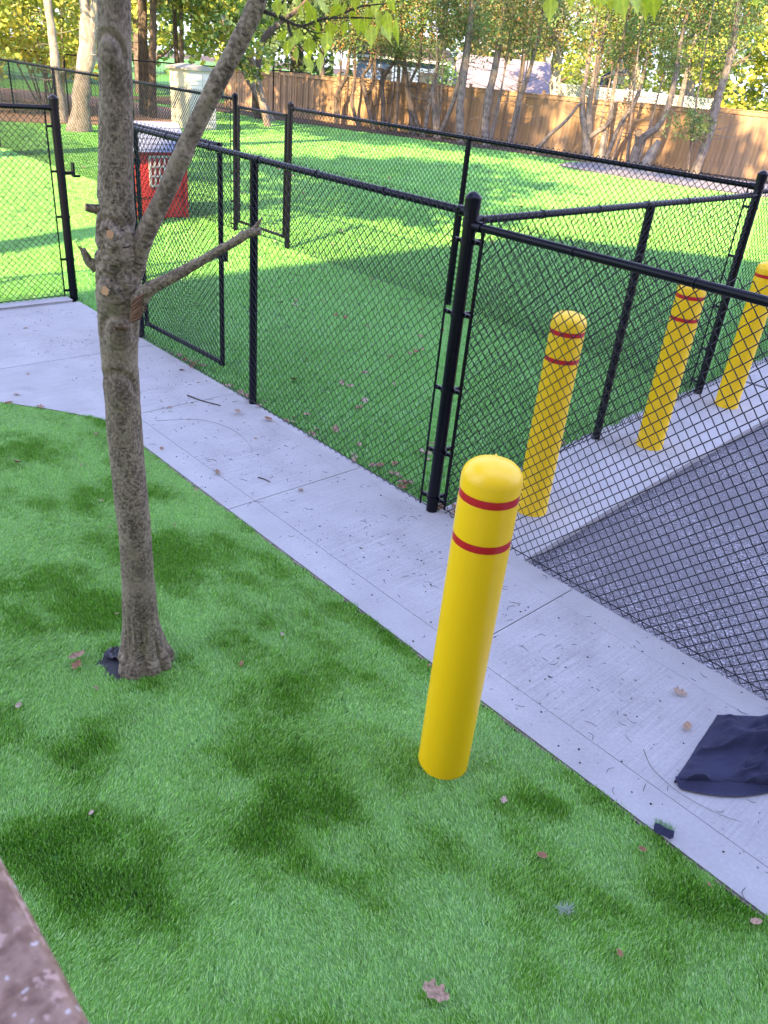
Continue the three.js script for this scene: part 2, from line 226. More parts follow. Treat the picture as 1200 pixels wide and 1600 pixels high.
function turf(name, label, n, region, keep, geo, h0, pile) {
  const im = new THREE.InstancedMesh(geo, M.blade, n), m = new THREE.Matrix4(), c = new THREE.Color(); let k = 0, tries = 0;
  while (k < n && tries++ < n * 60) {
    const x = rr(region[0], region[1]), z = rr(region[2], region[3]); if (!keep(x, z)) continue;
    const [l, dirA] = pile(x, z);      // how far and which way the pile lies over here
    const hh = h0 * rr(0.85, 1.15), q = 1 / Math.sqrt(1 + l * l), a = rnd() * 6.283, sc = rr(0.9, 1.15), v = rr(0.88, 1.12);
    m.set(Math.cos(a) * sc, Math.cos(dirA) * l * q * hh, Math.sin(a) * sc, x, 0, hh * q, 0, 0.0005, -Math.sin(a) * sc, Math.sin(dirA) * l * q * hh, Math.cos(a) * sc, z, 0, 0, 0, 1);
    im.setMatrixAt(k, m); im.setColorAt(k, c.setRGB(v, v, v)); k++;
  }
  im.count = k; im.name = numbered(name); im.castShadow = im.receiveShadow = true; scene.add(im); tag(im, label, 'turf', null, 'stuff'); return im;
}
// the near turf
const nearEdge = (x, z) => { const a = toA(x, z), b = toB(x, z); const lim = a > -5.21 ? 2.262 : a > -5.42 ? mix(2.14, 2.262, (a + 5.42) / 0.21) : a > -5.89 ? mix(1.78, 2.14, (a + 5.89) / 0.47) : mix(0.98, 1.78, (a + 6.59) / 0.7); return b < lim && a > -6.56; };
const pileNear = (x, z) => {
  const s = fbm(x * 1.35 + 11, z * 1.9, 0.3, 4) * 2.2, t = fbm(x * 1.5 - 5, z * 1.5 + 9, 4.1, 2) * 2.4, f = fbm(x * 9, z * 9, 2.2, 2);
  const u = x * 0.8 + z * 0.6, w = z * 0.8 - x * 0.6, m = fbm(u * 3.2, w * 6.5, 6.6, 3) * 2.2, k = 0.9 * s + 0.55 * m + 0.35 * f + 0.1; return [(0.04 + 3.3 * sstep(-0.6, 0.9, k)) * rr(0.7, 1.25), -1.57 + t * 0.9 + rr(-0.5, 0.5)];
};
const pileFar = (x, z) => [0.8 + 0.7 * Math.abs(fbm(x * 0.9, z * 0.9, 3.1, 3)), -1.4 + 2 * fbm(x * 0.5, z * 0.5, 8.2, 2)];
turf('turf_blades', 'short green artificial turf pile around the tree and the nearest bollard', 39000, [-4.4, 1.75, -6, -0.75], (x, z) => nearEdge(x + 0.004, z - 0.004) && toB(x, z) > 0.12 && x > z * 0.66 - 0.5 && !pitOn(x, z), tuftGeo(44, 0.026, 0.0036, 0.012, BLADE_COLOURS), 0.025, pileNear);
// the fenced run and the yard behind it
turf('turf_blades', 'green artificial turf pile inside the chain link run', 30000, [-9, 7, -18, -4], (x, z) => { const a = toA(x, z), b = toB(x, z); if (x < z * 0.62 - 0.5 || x > -z * 0.5 + 1) return false; if (b < 3.4 && !(a < -8.38)) return false; const off = -(x - 0.301) * FENCE_DIR.z + (z + 4.418) * FENCE_DIR.x; if (off > -0.09) return false; return rnd() < Math.pow(7 / Math.max(7, -z), 1.3); }, tuftGeo(44, 0.05, 0.0065, 0.014, BLADE_COLOURS.map((c) => [c[0] * 1.02, c[1] * 1.12, c[2] * 1.7])), 0.032, pileFar);
turf('turf_blades', 'green turf on the wide back lawn before the wooden fence', 20000, [-16, 14, -40, -16], (x, z) => x > z * 0.6 - 1 && x < -z * 0.46 + 1 && rnd() < Math.pow(17 / Math.max(17, -z), 1.5), tuftGeo(44, 0.15, 0.018, 0.02, BLADE_COLOURS.map((c) => [c[0] * 1.02, c[1] * 1.12, c[2] * 1.7])), 0.036, pileFar);
// beds behind the lawn
const WA = V(-9, 0, -41.5), WD = V(25, 0, 12).normalize(), WN = V(-WD.z, 0, WD.x);
const woodAt = (s, off, y = 0) => WA.clone().addScaledVector(WD, s).addScaledVector(WN, off).setY(y);
function blotch(pts, y) { const g = prism(pts, y - 0.2, y, 0, false); return g; }
{
  const edge = []; for (let s = -6; s <= 30; s += 0.6) { const p = woodAt(s, 2.4 + 0.5 * fbm(s * 0.6, 3.2)); edge.push([p.x, p.z]); }
  for (let s = 30; s >= -6; s -= 4) { const p = woodAt(s, -3); edge.push([p.x, p.z]); }
  struct('mulch_bed', blotch(edge, 0.03), M.soil);
  struct('concrete_pad', prism([[4.64, -29.1], [5.2, -30.4], [6.2, -31.4], [8.07, -31.3], [10.1, -30.5], [14, -28.7], [13, -25.2], [11.07, -25.4], [8.57, -26.2], [6.87, -27.2], [5.5, -28.1]], -0.1, 0.055, 0.015), M.asphalt);
  const lit = []; for (let i = 0; i < 40; i++) { const t = i / 40 * 6.283, r = 1 + 0.14 * fbm(Math.cos(t) * 3, Math.sin(t) * 3); lit.push([-17 + Math.cos(t) * 9 * r, -32.5 + Math.sin(t) * 7.8 * r]); }
  struct('leaf_litter_bed', blotch(lit, 0.035), M.litter);
}

// ---------------------------------------------------------------- the building behind the camera (its roof casts the shade over the foreground)
{
  const b = top('building', 'tall pale brick building with an overhanging flat roof behind the landing', 'building');
  const brick = std({ map: tex(256, 256, (u, v) => { const s = 0.9 + 0.25 * tileN(u, v, 30, (x, y) => n3(x, y, 1)) + 0.1 * tileN(u, v, 4, (x, y) => n3(x, y, 5)); return [0.58 * s, 0.5 * s, 0.42 * s]; }, true, 0.5), roughness: 0.95 });
  const foot = [[-3.2, 1.0], [20, 3.3], [20, 16], [-11, 16], [-11.2, 9.6]];
  mesh('wall', prism(foot, -0.3, 11.2, 0), brick, b);
  mesh('roof', prism([[-3.53, 0.29], [20.4, 2.62], [20.4, 16.4], [-11.6, 16.4], [-12, 9.9]], 11.2, 11.5, 0.02), M.trowel, b);
  const glass = new THREE.MeshPhysicalMaterial({ color: lin(0.03, 0.035, 0.04), roughness: 0.05 }), frame = std({ color: lin(0.7, 0.7, 0.68), roughness: 0.5 });
  const d = V(23.2, 0, 2.3).normalize(), nn = V(d.z, 0, -d.x);
  for (let f = 0; f < 3; f++) for (let k = 0; k < 5; k++) {
    const c = V(-3.2, 0, 1.0).addScaledVector(d, 2.4 + k * 3.6).addScaledVector(nn, 0.02).setY(3.6 + f * 3.0), ry = -Math.atan2(d.z, d.x);
    const w = mesh('window', merge([boxG(1.5, 0.08, 0.08, 0, 0.76, 0), boxG(1.5, 0.08, 0.08, 0, -0.76, 0), boxG(0.08, 1.6, 0.078, 0.76, 0, 0), boxG(0.08, 1.6, 0.078, -0.76, 0, 0), boxG(0.05, 1.44, 0.06)]), frame, b); w.position.copy(c); w.rotation.y = ry;
    mesh('pane', boxG(1.44, 1.44, 0.02), glass, w);
  }
}
{
  const l = top('landing', 'raised concrete landing in front of the building wall', 'landing');
  mesh('deck', prism([AB(-0.9, -0.03), AB(2.0, -0.03), AB(2.6, -0.9), [0.6, 1.3], [-2.6, 1.0]], 0.8, 1.0, 0.01), M.trowel, l);
  mesh('base_wall', prism([AB(-0.84, -0.1), AB(1.9, -0.1), AB(2.4, -0.9), [0.5, 1.2], [-2.5, 0.95]], -0.2, 0.8, 0), M.trowel, l);
  const r = top('handrail', 'weathered steel handrail with peeling pink and purple paint on the landing', 'handrail');
  const shape = new THREE.Shape(), w = 0.052, t = 0.02, c = 0.014;
  shape.moveTo(-w + c, -t); shape.lineTo(w - c, -t); shape.quadraticCurveTo(w, -t, w, -t + c); shape.lineTo(w, t - c); shape.quadraticCurveTo(w, t, w - c, t); shape.lineTo(-w + c, t); shape.quadraticCurveTo(-w, t, -w, t - c); shape.lineTo(-w, -t + c); shape.quadraticCurveTo(-w, -t, -w + c, -t);
  const g = new THREE.ExtrudeGeometry(shape, { depth: 2.9, bevelEnabled: false, curveSegments: 6, steps: 60 });
  { const p = g.attributes.position; for (let i = 0; i < p.count; i++) { const e = 0.0022 * fbm(p.getX(i) * 30, p.getZ(i) * 14, p.getY(i) * 30, 3); p.setXYZ(i, p.getX(i) + e, p.getY(i) + e, p.getZ(i)); } g.computeVertexNormals(); }
  const [rx, rz] = AB(-1.2, 0.0625 - w + 0.005); g.rotateY(Math.PI / 4); g.translate(rx, 2.0, rz); mesh('top_bar', g, M.rail, r);
  for (const a of [-1.1, 0.2, 1.5]) { const [x, z] = AB(a, 0.0); mesh('post', cylBetween(V(x, 1.0, z - 0.02), V(x, 1.985, z - 0.02), 0.02, 12), M.rail, r); }
}

// ---------------------------------------------------------------- chain link fences
function chainLink(len, y0, y1, w, r, round, z = 0, sag = 0.006) {       // woven zigzag wires along +x
  const n = Math.round(len / w), ww = len / n, m = Math.round((y1 - y0) / w), v = (y1 - y0) / m, P = [], Nn = [], I = []; let base = 0;
  const ph = rnd() * 50;
  for (let i = 0; i < n; i++) {
    const path = [];
    for (let k = 0; k <= m; k++) {
      const right = (k + i) & 1, x = i * ww + (right ? ww : 0), y = y0 + k * v, zz = (right ? r : -r) * 0.9;
      const wob = sag * fbm(x * 1.4 + ph, y * 1.4, 0.4, 2), wy = 0.004 * n3(x * 3 + ph, y * 3, 1.2);
      if (round && k > 0 && k < m) { const q = 0.14, dx = right ? -ww * q : ww * q; path.push([x + dx, y - v * q + wy, z + zz * 0.8 + wob]); path.push([x, y + wy, z + zz + wob]); path.push([x + dx, y + v * q + wy, z + zz * 0.8 + wob]); }
      else path.push([x, y + wy, z + zz + wob]);
    }
    for (let k = 0; k < path.length; k++) {
      const a = path[Math.max(0, k - 1)], b = path[Math.min(path.length - 1, k + 1)]; let tx = b[0] - a[0], ty = b[1] - a[1]; const l = Math.hypot(tx, ty) || 1; tx /= l; ty /= l;
      const c = path[k]; for (const [s, t] of [[1, 0], [0, 1], [-1, 0], [0, -1]]) { P.push(c[0] - ty * s * r, c[1] + tx * s * r, c[2] + t * r); Nn.push(-ty * s, tx * s, t); }
    }
    for (let k = 0; k < path.length - 1; k++) for (let s = 0; s < 4; s++) { const a = base + k * 4 + s, b = base + k * 4 + (s + 1) % 4; I.push(a, b, a + 4, b, b + 4, a + 4); }
    base += path.length * 4;
  }
  const g = new THREE.BufferGeometry(); g.setAttribute('position', new THREE.Float32BufferAttribute(P, 3)); g.setAttribute('normal', new THREE.Float32BufferAttribute(Nn, 3)); g.setIndex(I); return g;
}
function postGeo(r, h, cap) { const g = new THREE.CylinderGeometry(r, r, h + 0.04, 20); g.translate(0, h / 2 - 0.02, 0); return g; }
function capGeo(r, h) { const pts = [[r + 0.006, -0.055], [r + 0.006, 0.0], [r + 0.009, 0.004], [r + 0.007, 0.01], [r * 0.8, 0.024], [r * 0.45, 0.033], [0.0001, 0.037]].map((p) => new THREE.Vector2(p[0], p[1])); const g = new THREE.LatheGeometry(pts, 20); g.translate(0, h, 0); return g; }
const bandCache = {};
function band(parent, x, y, r, side, face) {      // tension band with its bolt, round a terminal post
  const p = mesh('tension_band', bandCache[r] ??= new THREE.CylinderGeometry(r + 0.005, r + 0.005, 0.024, 16, 1), M.vinylPost, parent); p.position.set(x, y, 0);
  const e = mesh('bolt', bandCache.b ??= merge([new THREE.BoxGeometry(0.05, 0.022, 0.014), new THREE.CylinderGeometry(0.009, 0.009, 0.04, 8).rotateX(Math.PI / 2)]), M.vinylPost, p); e.position.set(side * (r + 0.022), 0, face * 0.012);
}
function fence(o) {
  const d = V(o.B[0] - o.A[0], 0, o.B[1] - o.A[1]), len = d.length(), g = top(o.name, o.label, o.category ?? 'fence', o.group);
  g.position.set(o.A[0], 0, o.A[1]); g.rotation.y = -Math.atan2(d.z, d.x);
  const h = o.h ?? 1.82, face = o.face ?? 1, w = o.w ?? 0.032, r = o.r ?? 0.0024, rr_ = o.rail ?? 0.0215;
  const x0 = o.start ?? 0, x1 = len - (o.end ?? 0);
  for (const [t, rad, ht, name] of o.posts) { const p = mesh('post', postGeo(rad, ht), M.vinylPost, g); p.position.x = t; if (rad > 0.032) mesh('post_cap', capGeo(rad, ht), M.vinylPost, p); }
  for (const [a, b] of o.rails ?? [[x0, x1]]) {
    mesh('top_rail', cylBetween(V(a, h, 0), V(b, h, 0), rr_, 14), M.vinylPost, g);
    const ties = Math.round((b - a) / 0.62), tg = bandCache['t' + rr_] ??= new THREE.TorusGeometry(rr_ + 0.0035, 0.0028, 5, 14).rotateY(Math.PI / 2);
    if (o.ties !== false) for (let k = 1; k < ties; k++) { const q = mesh('rail_tie', tg, M.vinyl, g); q.position.set(a + (b - a) * k / ties, h, 0); }
  }
  const mz = face * (rr_ + 0.006);
  for (const [a, b] of o.mesh ?? [[x0 + 0.07, x1 - 0.07]]) {
    const m = mesh('chain_link_mesh', chainLink(b - a, o.y0 ?? 0.035, h + (o.above ?? 0.045), w, r, o.round, 0), o.meshMat ?? M.vinyl, g); m.position.set(a, 0, mz);
  }
  if (o.bottomWire !== false) mesh('bottom_wire', cylBetween(V(x0, 0.05, mz), V(x1, 0.05, mz), 0.003, 6), M.vinyl, g);
  for (const [x, side, rad] of o.tension ?? []) {
    const tx = x + side * (rad + 0.04); mesh('tension_bar', boxG(0.013, h - 0.02, 0.006, tx, h / 2 + 0.03, mz + face * 0.004), M.vinylPost, g);
    for (const y of o.bandY ?? [0.1, 0.42, 0.82, 1.26, 1.66]) band(g, x, y + rnd() * 0.02, rad, side, face);
    const rc = mesh('rail_cup', cylBetween(V(x + side * rad * 0.6, h, 0), V(x + side * (rad + 0.05), h, 0), rr_ + 0.006, 14), M.vinylPost, g);
    if (o.rails === undefined || true) band(g, x, h, rad, side, face);
  }
  for (const t of o.postTies ?? []) for (const y of [0.35, 0.75, 1.15, 1.5]) { const q = mesh('post_tie', bandCache.pt ??= new THREE.TorusGeometry(0.034, 0.0025, 5, 14).rotateX(Math.PI / 2), M.vinyl, g); q.position.set(t, y, 0.004 * face); }
  return g;
}
const PM = [0.301, -4.418], PC = [2.852, -7.246];
const P0a = AB(-6.86, 3.385), PLa = AB(-8.32, 3.37);
// near fence along the path, from the gate post to the corner post
{
  const len = Math.hypot(PM[0] - P0a[0], PM[1] - P0a[1]);
  fence({ name: 'chain_link_fence', label: 'chain link fence beside the path, ending at the thick capped corner post', A: P0a, B: PM, h: 1.815, round: true, r: 0.0025, posts: [[0, 0.034, 1.86], [1.9, 0.03, 1.81], [len, 0.037, 1.885]], tension: [[len, -1, 0.037], [0, 1, 0.034]], postTies: [1.9], mesh: [[0.07, len - 0.085]], rails: [[0.03, len - 0.04]] });
  const end = AB(1.6, 3.37);
  const l2 = Math.hypot(end[0] - PM[0], end[1] - PM[1]);
  fence({ name: 'chain_link_fence', label: 'chain link fence between path and asphalt, its smooth rail in front of the mesh', A: PM, B: end, h: 1.755, round: true, r: 0.0029, w: 0.033, face: -1, above: 0.055, y0: 0.02, posts: [[l2, 0.037, 1.87], [l2 * 0.62, 0.03, 1.75]], tension: [[0, 1, 0.037], [l2, -1, 0.037]], mesh: [[0.085, l2 - 0.085]], rails: [[0.04, l2 - 0.04]], bottomWire: true });
}
// cross fence from the corner post to the back corner, and on beyond it
{
  const l = Math.hypot(PC[0] - PM[0], PC[1] - PM[1]), B2 = crossAt(9.2);
  fence({ name: 'chain_link_fence', label: 'black chain link cross fence rising from the concrete kerb behind the yellow bollards', A: PM, B: PC, h: 1.775, round: true, r: 0.0026, posts: [[1.98, 0.031, 1.77]], face: 1, tension: [[0, 1, 0.037]], postTies: [1.98], mesh: [[0.09, l - 0.08]], rails: [[0.04, l - 0.04]], above: 0.04 });
  fence({ name: 'chain_link_fence', label: 'black chain link fence continuing along the kerb past the back corner post', A: PC, B: B2, h: 1.8, r: 0.0026, posts: [[2.7, 0.031, 1.8], [5.4, 0.031, 1.8]], mesh: [[0.08, 5.38]], rails: [[0.04, 5.4]] });
}
// back fence of the run: corner post, small gate, on to the far left
{
  const A = [-13.2, -23.15], dir = V(PC[0] - A[0], 0, PC[1] - A[1]), len = dir.length(), u = dir.normalize();
  const t = (x) => (x - A[0]) / u.x, k2 = t(-2.74), k1 = t(-1.79);
  fence({ name: 'chain_link_fence', label: 'long black chain link fence at the back of the run before the wide lawn', A, B: PC, h: 1.835, r: 0.0042, w: 0.0335, face: 1, ties: true,
    posts: [[0, 0.031, 1.83], [t(-9.7), 0.031, 1.83], [t(-7.25), 0.031, 1.83], [t(-5.0), 0.031, 1.83], [k2, 0.036, 1.88], [k1, 0.036, 1.88], [t(0.52), 0.031, 1.83], [len, 0.037, 1.93]],
    tension: [[len, -1, 0.037], [k1, 1, 0.036], [k2, -1, 0.036]], rails: [[0, k2 - 0.03], [k1 + 0.03, len - 0.04]], mesh: [[0.02, k2 - 0.08], [k1 + 0.08, len - 0.09]], bottomWire: false });
  const gp = (x) => [A[0] + u.x * x, A[1] + u.z * x];
  gate('black framed walk gate closed between two posts of the back fence', gp(k2 + 0.09), gp(k1 - 0.09), 1.76, 0.14, 0.0028);
}
function gate(label, A, B, h, y0, r) {
  const d = V(B[0] - A[0], 0, B[1] - A[1]), w = d.length(), g = top('chain_link_gate', label, 'gate'); g.position.set(A[0], 0, A[1]); g.rotation.y = -Math.atan2(d.z, d.x);
  const R = 0.021;
  for (const x of [0, w]) mesh('stile', cylBetween(V(x, y0, 0), V(x, h, 0), R, 14), M.vinylPost, g);
  mesh('top_bar', cylBetween(V(R, h - R, 0), V(w - R, h - R, 0), R, 14), M.vinylPost, g);
  mesh('bottom_bar', cylBetween(V(R, y0 + R, 0), V(w - R, y0 + R, 0), R, 14), M.vinylPost, g);
  const m = mesh('chain_link_mesh', chainLink(w - 0.05, y0 + 0.02, h + 0.02, 0.032, r, true, 0, 0.004), M.vinyl, g); m.position.set(0.025, 0, 0.026);
  for (const y of [y0 + 0.25, h - 0.3]) { const hg = mesh('hinge', merge([new THREE.CylinderGeometry(0.03, 0.03, 0.05, 14), new THREE.BoxGeometry(0.07, 0.035, 0.025).translate(-0.04, 0, 0)]), M.vinylPost, g); hg.position.set(0, y, 0); }
  const lt = mesh('latch', merge([new THREE.BoxGeometry(0.1, 0.02, 0.05), new THREE.BoxGeometry(0.014, 0.1, 0.04).translate(0.05, 0.03, 0)]), M.vinylPost, g); lt.position.set(w + 0.01, 1.0, 0);
  return g;
}
// gate by the tree, swung open against the fence, and the fence it closes against
{
  const g0 = AB(-6.9, 3.47), g1 = AB(-5.62, 3.5);
  gate('black framed chain link gate swung open behind the fence next to the tree', g0, g1, 1.84, 0.1, 0.0025);
  const end = AB(-8.3, -1.4), l = Math.hypot(end[0] - PLa[0], end[1] - PLa[1]);
  const f = fence({ name: 'chain_link_fence', label: 'short black chain link fence ending at a capped gate post', A: PLa, B: end, h: 1.825, round: true, r: 0.0026, posts: [[0, 0.041, 1.9], [2.4, 0.03, 1.82], [l, 0.03, 1.82]], tension: [[0, 1, 0.041]], postTies: [2.4], mesh: [[0.09, l]], rails: [[0.04, l]], face: 1 });
  const lt = mesh('latch', merge([boxG(0.09, 0.03, 0.05), boxG(0.02, 0.13, 0.05, -0.05, 0.03, 0), boxG(0.07, 0.02, 0.03, -0.08, -0.03, 0)]), M.vinylPost, f); lt.position.set(-0.075, 1.25, 0);
}

// ---------------------------------------------------------------- bollards
{
  const H = 1.345, R = 0.102, seg = 56;
  const sleeve = (y0, y1) => new THREE.LatheGeometry([[R, y0], [R, y1]].map((p) => new THREE.Vector2(...p)), seg);
  const bands = [[1.238, 1.266], [1.069, 1.097]];
  const prof = [[R, -0.05], [R, 1.065], [R - 0.003, 1.067], [R - 0.003, 1.099], [R, 1.101], [R, 1.234], [R - 0.003, 1.236], [R - 0.003, 1.268], [R, 1.27]];
  const capP = [[R, 1.2702], [R, 1.308], [R - 0.004, 1.326], [R - 0.012, 1.341], [R - 0.025, 1.353], [R - 0.042, 1.361], [R - 0.06, 1.365], [0.02, 1.369], [0.0001, 1.37]];
  const lathe = (p) => new THREE.LatheGeometry(p.map((q) => new THREE.Vector2(...q)), seg);
  const body = lathe(prof), cap = lathe(capP), b0 = lathe([[R - 0.003, bands[0][0]], [R - 0.0012, bands[0][0] + 0.001], [R - 0.0012, bands[0][1] - 0.001], [R - 0.003, bands[0][1]]]), b1 = lathe([[R - 0.003, bands[1][0]], [R - 0.0012, bands[1][0] + 0.001], [R - 0.0012, bands[1][1] - 0.001], [R - 0.003, bands[1][1]]]);
  const seam = new THREE.CapsuleGeometry(0.0035, 0.05, 3, 8).rotateX(Math.PI / 2).translate(0, 1.366, -0.03);
  const labels = ['yellow bollard with two red bands standing in the turf beside the path', 'yellow bollard on the kerb closest to the thick corner post', 'yellow bollard on the kerb with its cap behind the smooth fence rail', 'yellow bollard on the kerb farthest along, past the back corner fence post'];
  const proto = new THREE.Group(); mesh('sleeve', body, M.yellow, proto); const cm = mesh('cap', cap, M.yellow, proto); mesh('seam', seam, M.yellow, cm); mesh('red_band', b0, M.red, proto); mesh('red_band', b1, M.red, proto);
  BOLLARDS.forEach(([x, z], i) => { const c = i ? proto.clone() : proto; c.name = numbered('bollard'); c.position.set(x, i ? 0.004 : 0, z); if (i) c.scale.set(1, [1, 0.955, 0.952, 0.942][i], 1); c.rotation.y = [-0.15, 1.2, 2.1, 0.6][i]; scene.add(c); tag(c, labels[i], 'bollard', 'yellow bollards'); });
}

// ---------------------------------------------------------------- the young tree in the turf
const hangingLeaves=[[[-0.456,2.588,-2.740],[-0.451,2.550,-2.740]],[[-0.433,2.590,-2.740],[-0.425,2.546,-2.740]],[[-0.395,2.585,-2.740],[-0.390,2.549,-2.740]],[[-0.437,2.514,-2.740],[-0.469,2.487,-2.740]],[[-0.427,2.490,-2.740],[-0.428,2.450,-2.740]],[[-0.389,2.521,-2.740],[-0.396,2.483,-2.740]],[[-0.356,2.503,-2.740],[-0.358,2.453,-2.740]],[[-0.364,2.458,-2.740],[-0.354,2.409,-2.740]],[[-0.330,2.469,-2.740],[-0.317,2.418,-2.740]],[[-0.344,2.530,-2.740],[-0.331,2.502,-2.740]],[[-0.322,2.516,-2.740],[-0.303,2.488,-2.740]],[[-0.346,2.545,-2.740],[-0.347,2.517,-2.740]],[[-0.307,2.550,-2.740],[-0.301,2.505,-2.740]],[[-0.282,2.547,-2.740],[-0.275,2.520,-2.740]],[[-0.261,2.552,-2.740],[-0.265,2.522,-2.740]],[[-0.269,2.591,-2.740],[-0.302,2.561,-2.740]],[[-0.260,2.598,-2.740],[-0.270,2.562,-2.740]],[[-0.221,2.568,-2.740],[-0.224,2.531,-2.740]],[[-0.205,2.562,-2.740],[-0.198,2.513,-2.740]],[[-0.194,2.594,-2.740],[-0.191,2.547,-2.740]],[[-0.181,2.551,-2.740],[-0.172,2.502,-2.740]],[[-0.166,2.589,-2.740],[-0.157,2.533,-2.740]],[[-0.148,2.558,-2.740],[-0.130,2.509,-2.740]],[[-0.137,2.587,-2.740],[-0.119,2.532,-2.740]],[[-0.111,2.573,-2.740],[-0.095,2.519,-2.740]],[[-0.336,2.606,-2.740],[-0.330,2.567,-2.740]],[[-0.373,2.595,-2.740],[-0.364,2.556,-2.740]],[[-0.398,2.504,-2.740],[-0.403,2.471,-2.740]],[[-0.360,2.584,-2.740],[-0.343,2.542,-2.740]],[[-0.317,2.592,-2.740],[-0.311,2.556,-2.740]],[[-0.376,2.566,-2.740],[-0.371,2.531,-2.740]],[[-0.303,2.521,-2.740],[-0.301,2.468,-2.740]],[[-0.244,2.582,-2.740],[-0.234,2.546,-2.740]],[[-0.407,2.475,-2.740],[-0.400,2.433,-2.740]],[[-0.290,2.615,-2.740],[-0.284,2.584,-2.740]],[[-0.234,2.623,-2.740],[-0.229,2.585,-2.740]],[[-0.177,2.620,-2.740],[-0.168,2.577,-2.740]],[[-0.131,2.628,-2.740],[-0.116,2.585,-2.740]],[[-0.468,2.606,-2.740],[-0.463,2.575,-2.740]],[[-0.408,2.611,-2.740],[-0.410,2.573,-2.740]]];
const rightLeaves=[[[0.296,2.645,-2.500],[0.307,2.594,-2.500]],[[0.439,2.669,-2.500],[0.457,2.628,-2.500]],[[0.471,2.676,-2.500],[0.494,2.617,-2.500]],[[0.504,2.679,-2.500],[0.524,2.617,-2.500]],[[0.529,2.681,-2.500],[0.548,2.626,-2.500]],[[0.545,2.685,-2.500],[0.564,2.623,-2.500]],[[0.405,2.673,-2.500],[0.422,2.632,-2.500]],[[0.354,2.676,-2.500],[0.360,2.630,-2.500]],[[0.834,2.723,-2.500],[0.845,2.668,-2.500]],[[0.452,2.684,-2.500],[0.439,2.631,-2.500]],[[0.559,2.693,-2.500],[0.585,2.632,-2.500]],[[0.485,2.687,-2.500],[0.479,2.623,-2.500]]];
function leafGeo(len, wid, fold, droop) {      // pointed oval leaf hanging from its stalk along -y
  const rows = 6, P = [], U = [], I = []; const wf = [0.02, 0.62, 0.98, 0.86, 0.48, 0.14, 0.0];
  for (let i = 0; i <= rows; i++) { const t = i / rows, w = wid * wf[i] / 2, z = droop * t * t * len; P.push(-w, -t * len, z + fold * w, 0, -t * len, z, w, -t * len, z + fold * w); U.push(0.5 - wf[i] / 2, t, 0.5, t, 0.5 + wf[i] / 2, t); }
  for (let i = 0; i < rows; i++) for (let k = 0; k < 2; k++) { const a = i * 3 + k; I.push(a, a + 3, a + 1, a + 1, a + 3, a + 4); }
  const g = new THREE.BufferGeometry(); g.setAttribute('position', new THREE.Float32BufferAttribute(P, 3)); g.setAttribute('uv', new THREE.Float32BufferAttribute(U, 2)); g.setIndex(I); g.computeVertexNormals(); return g;
}
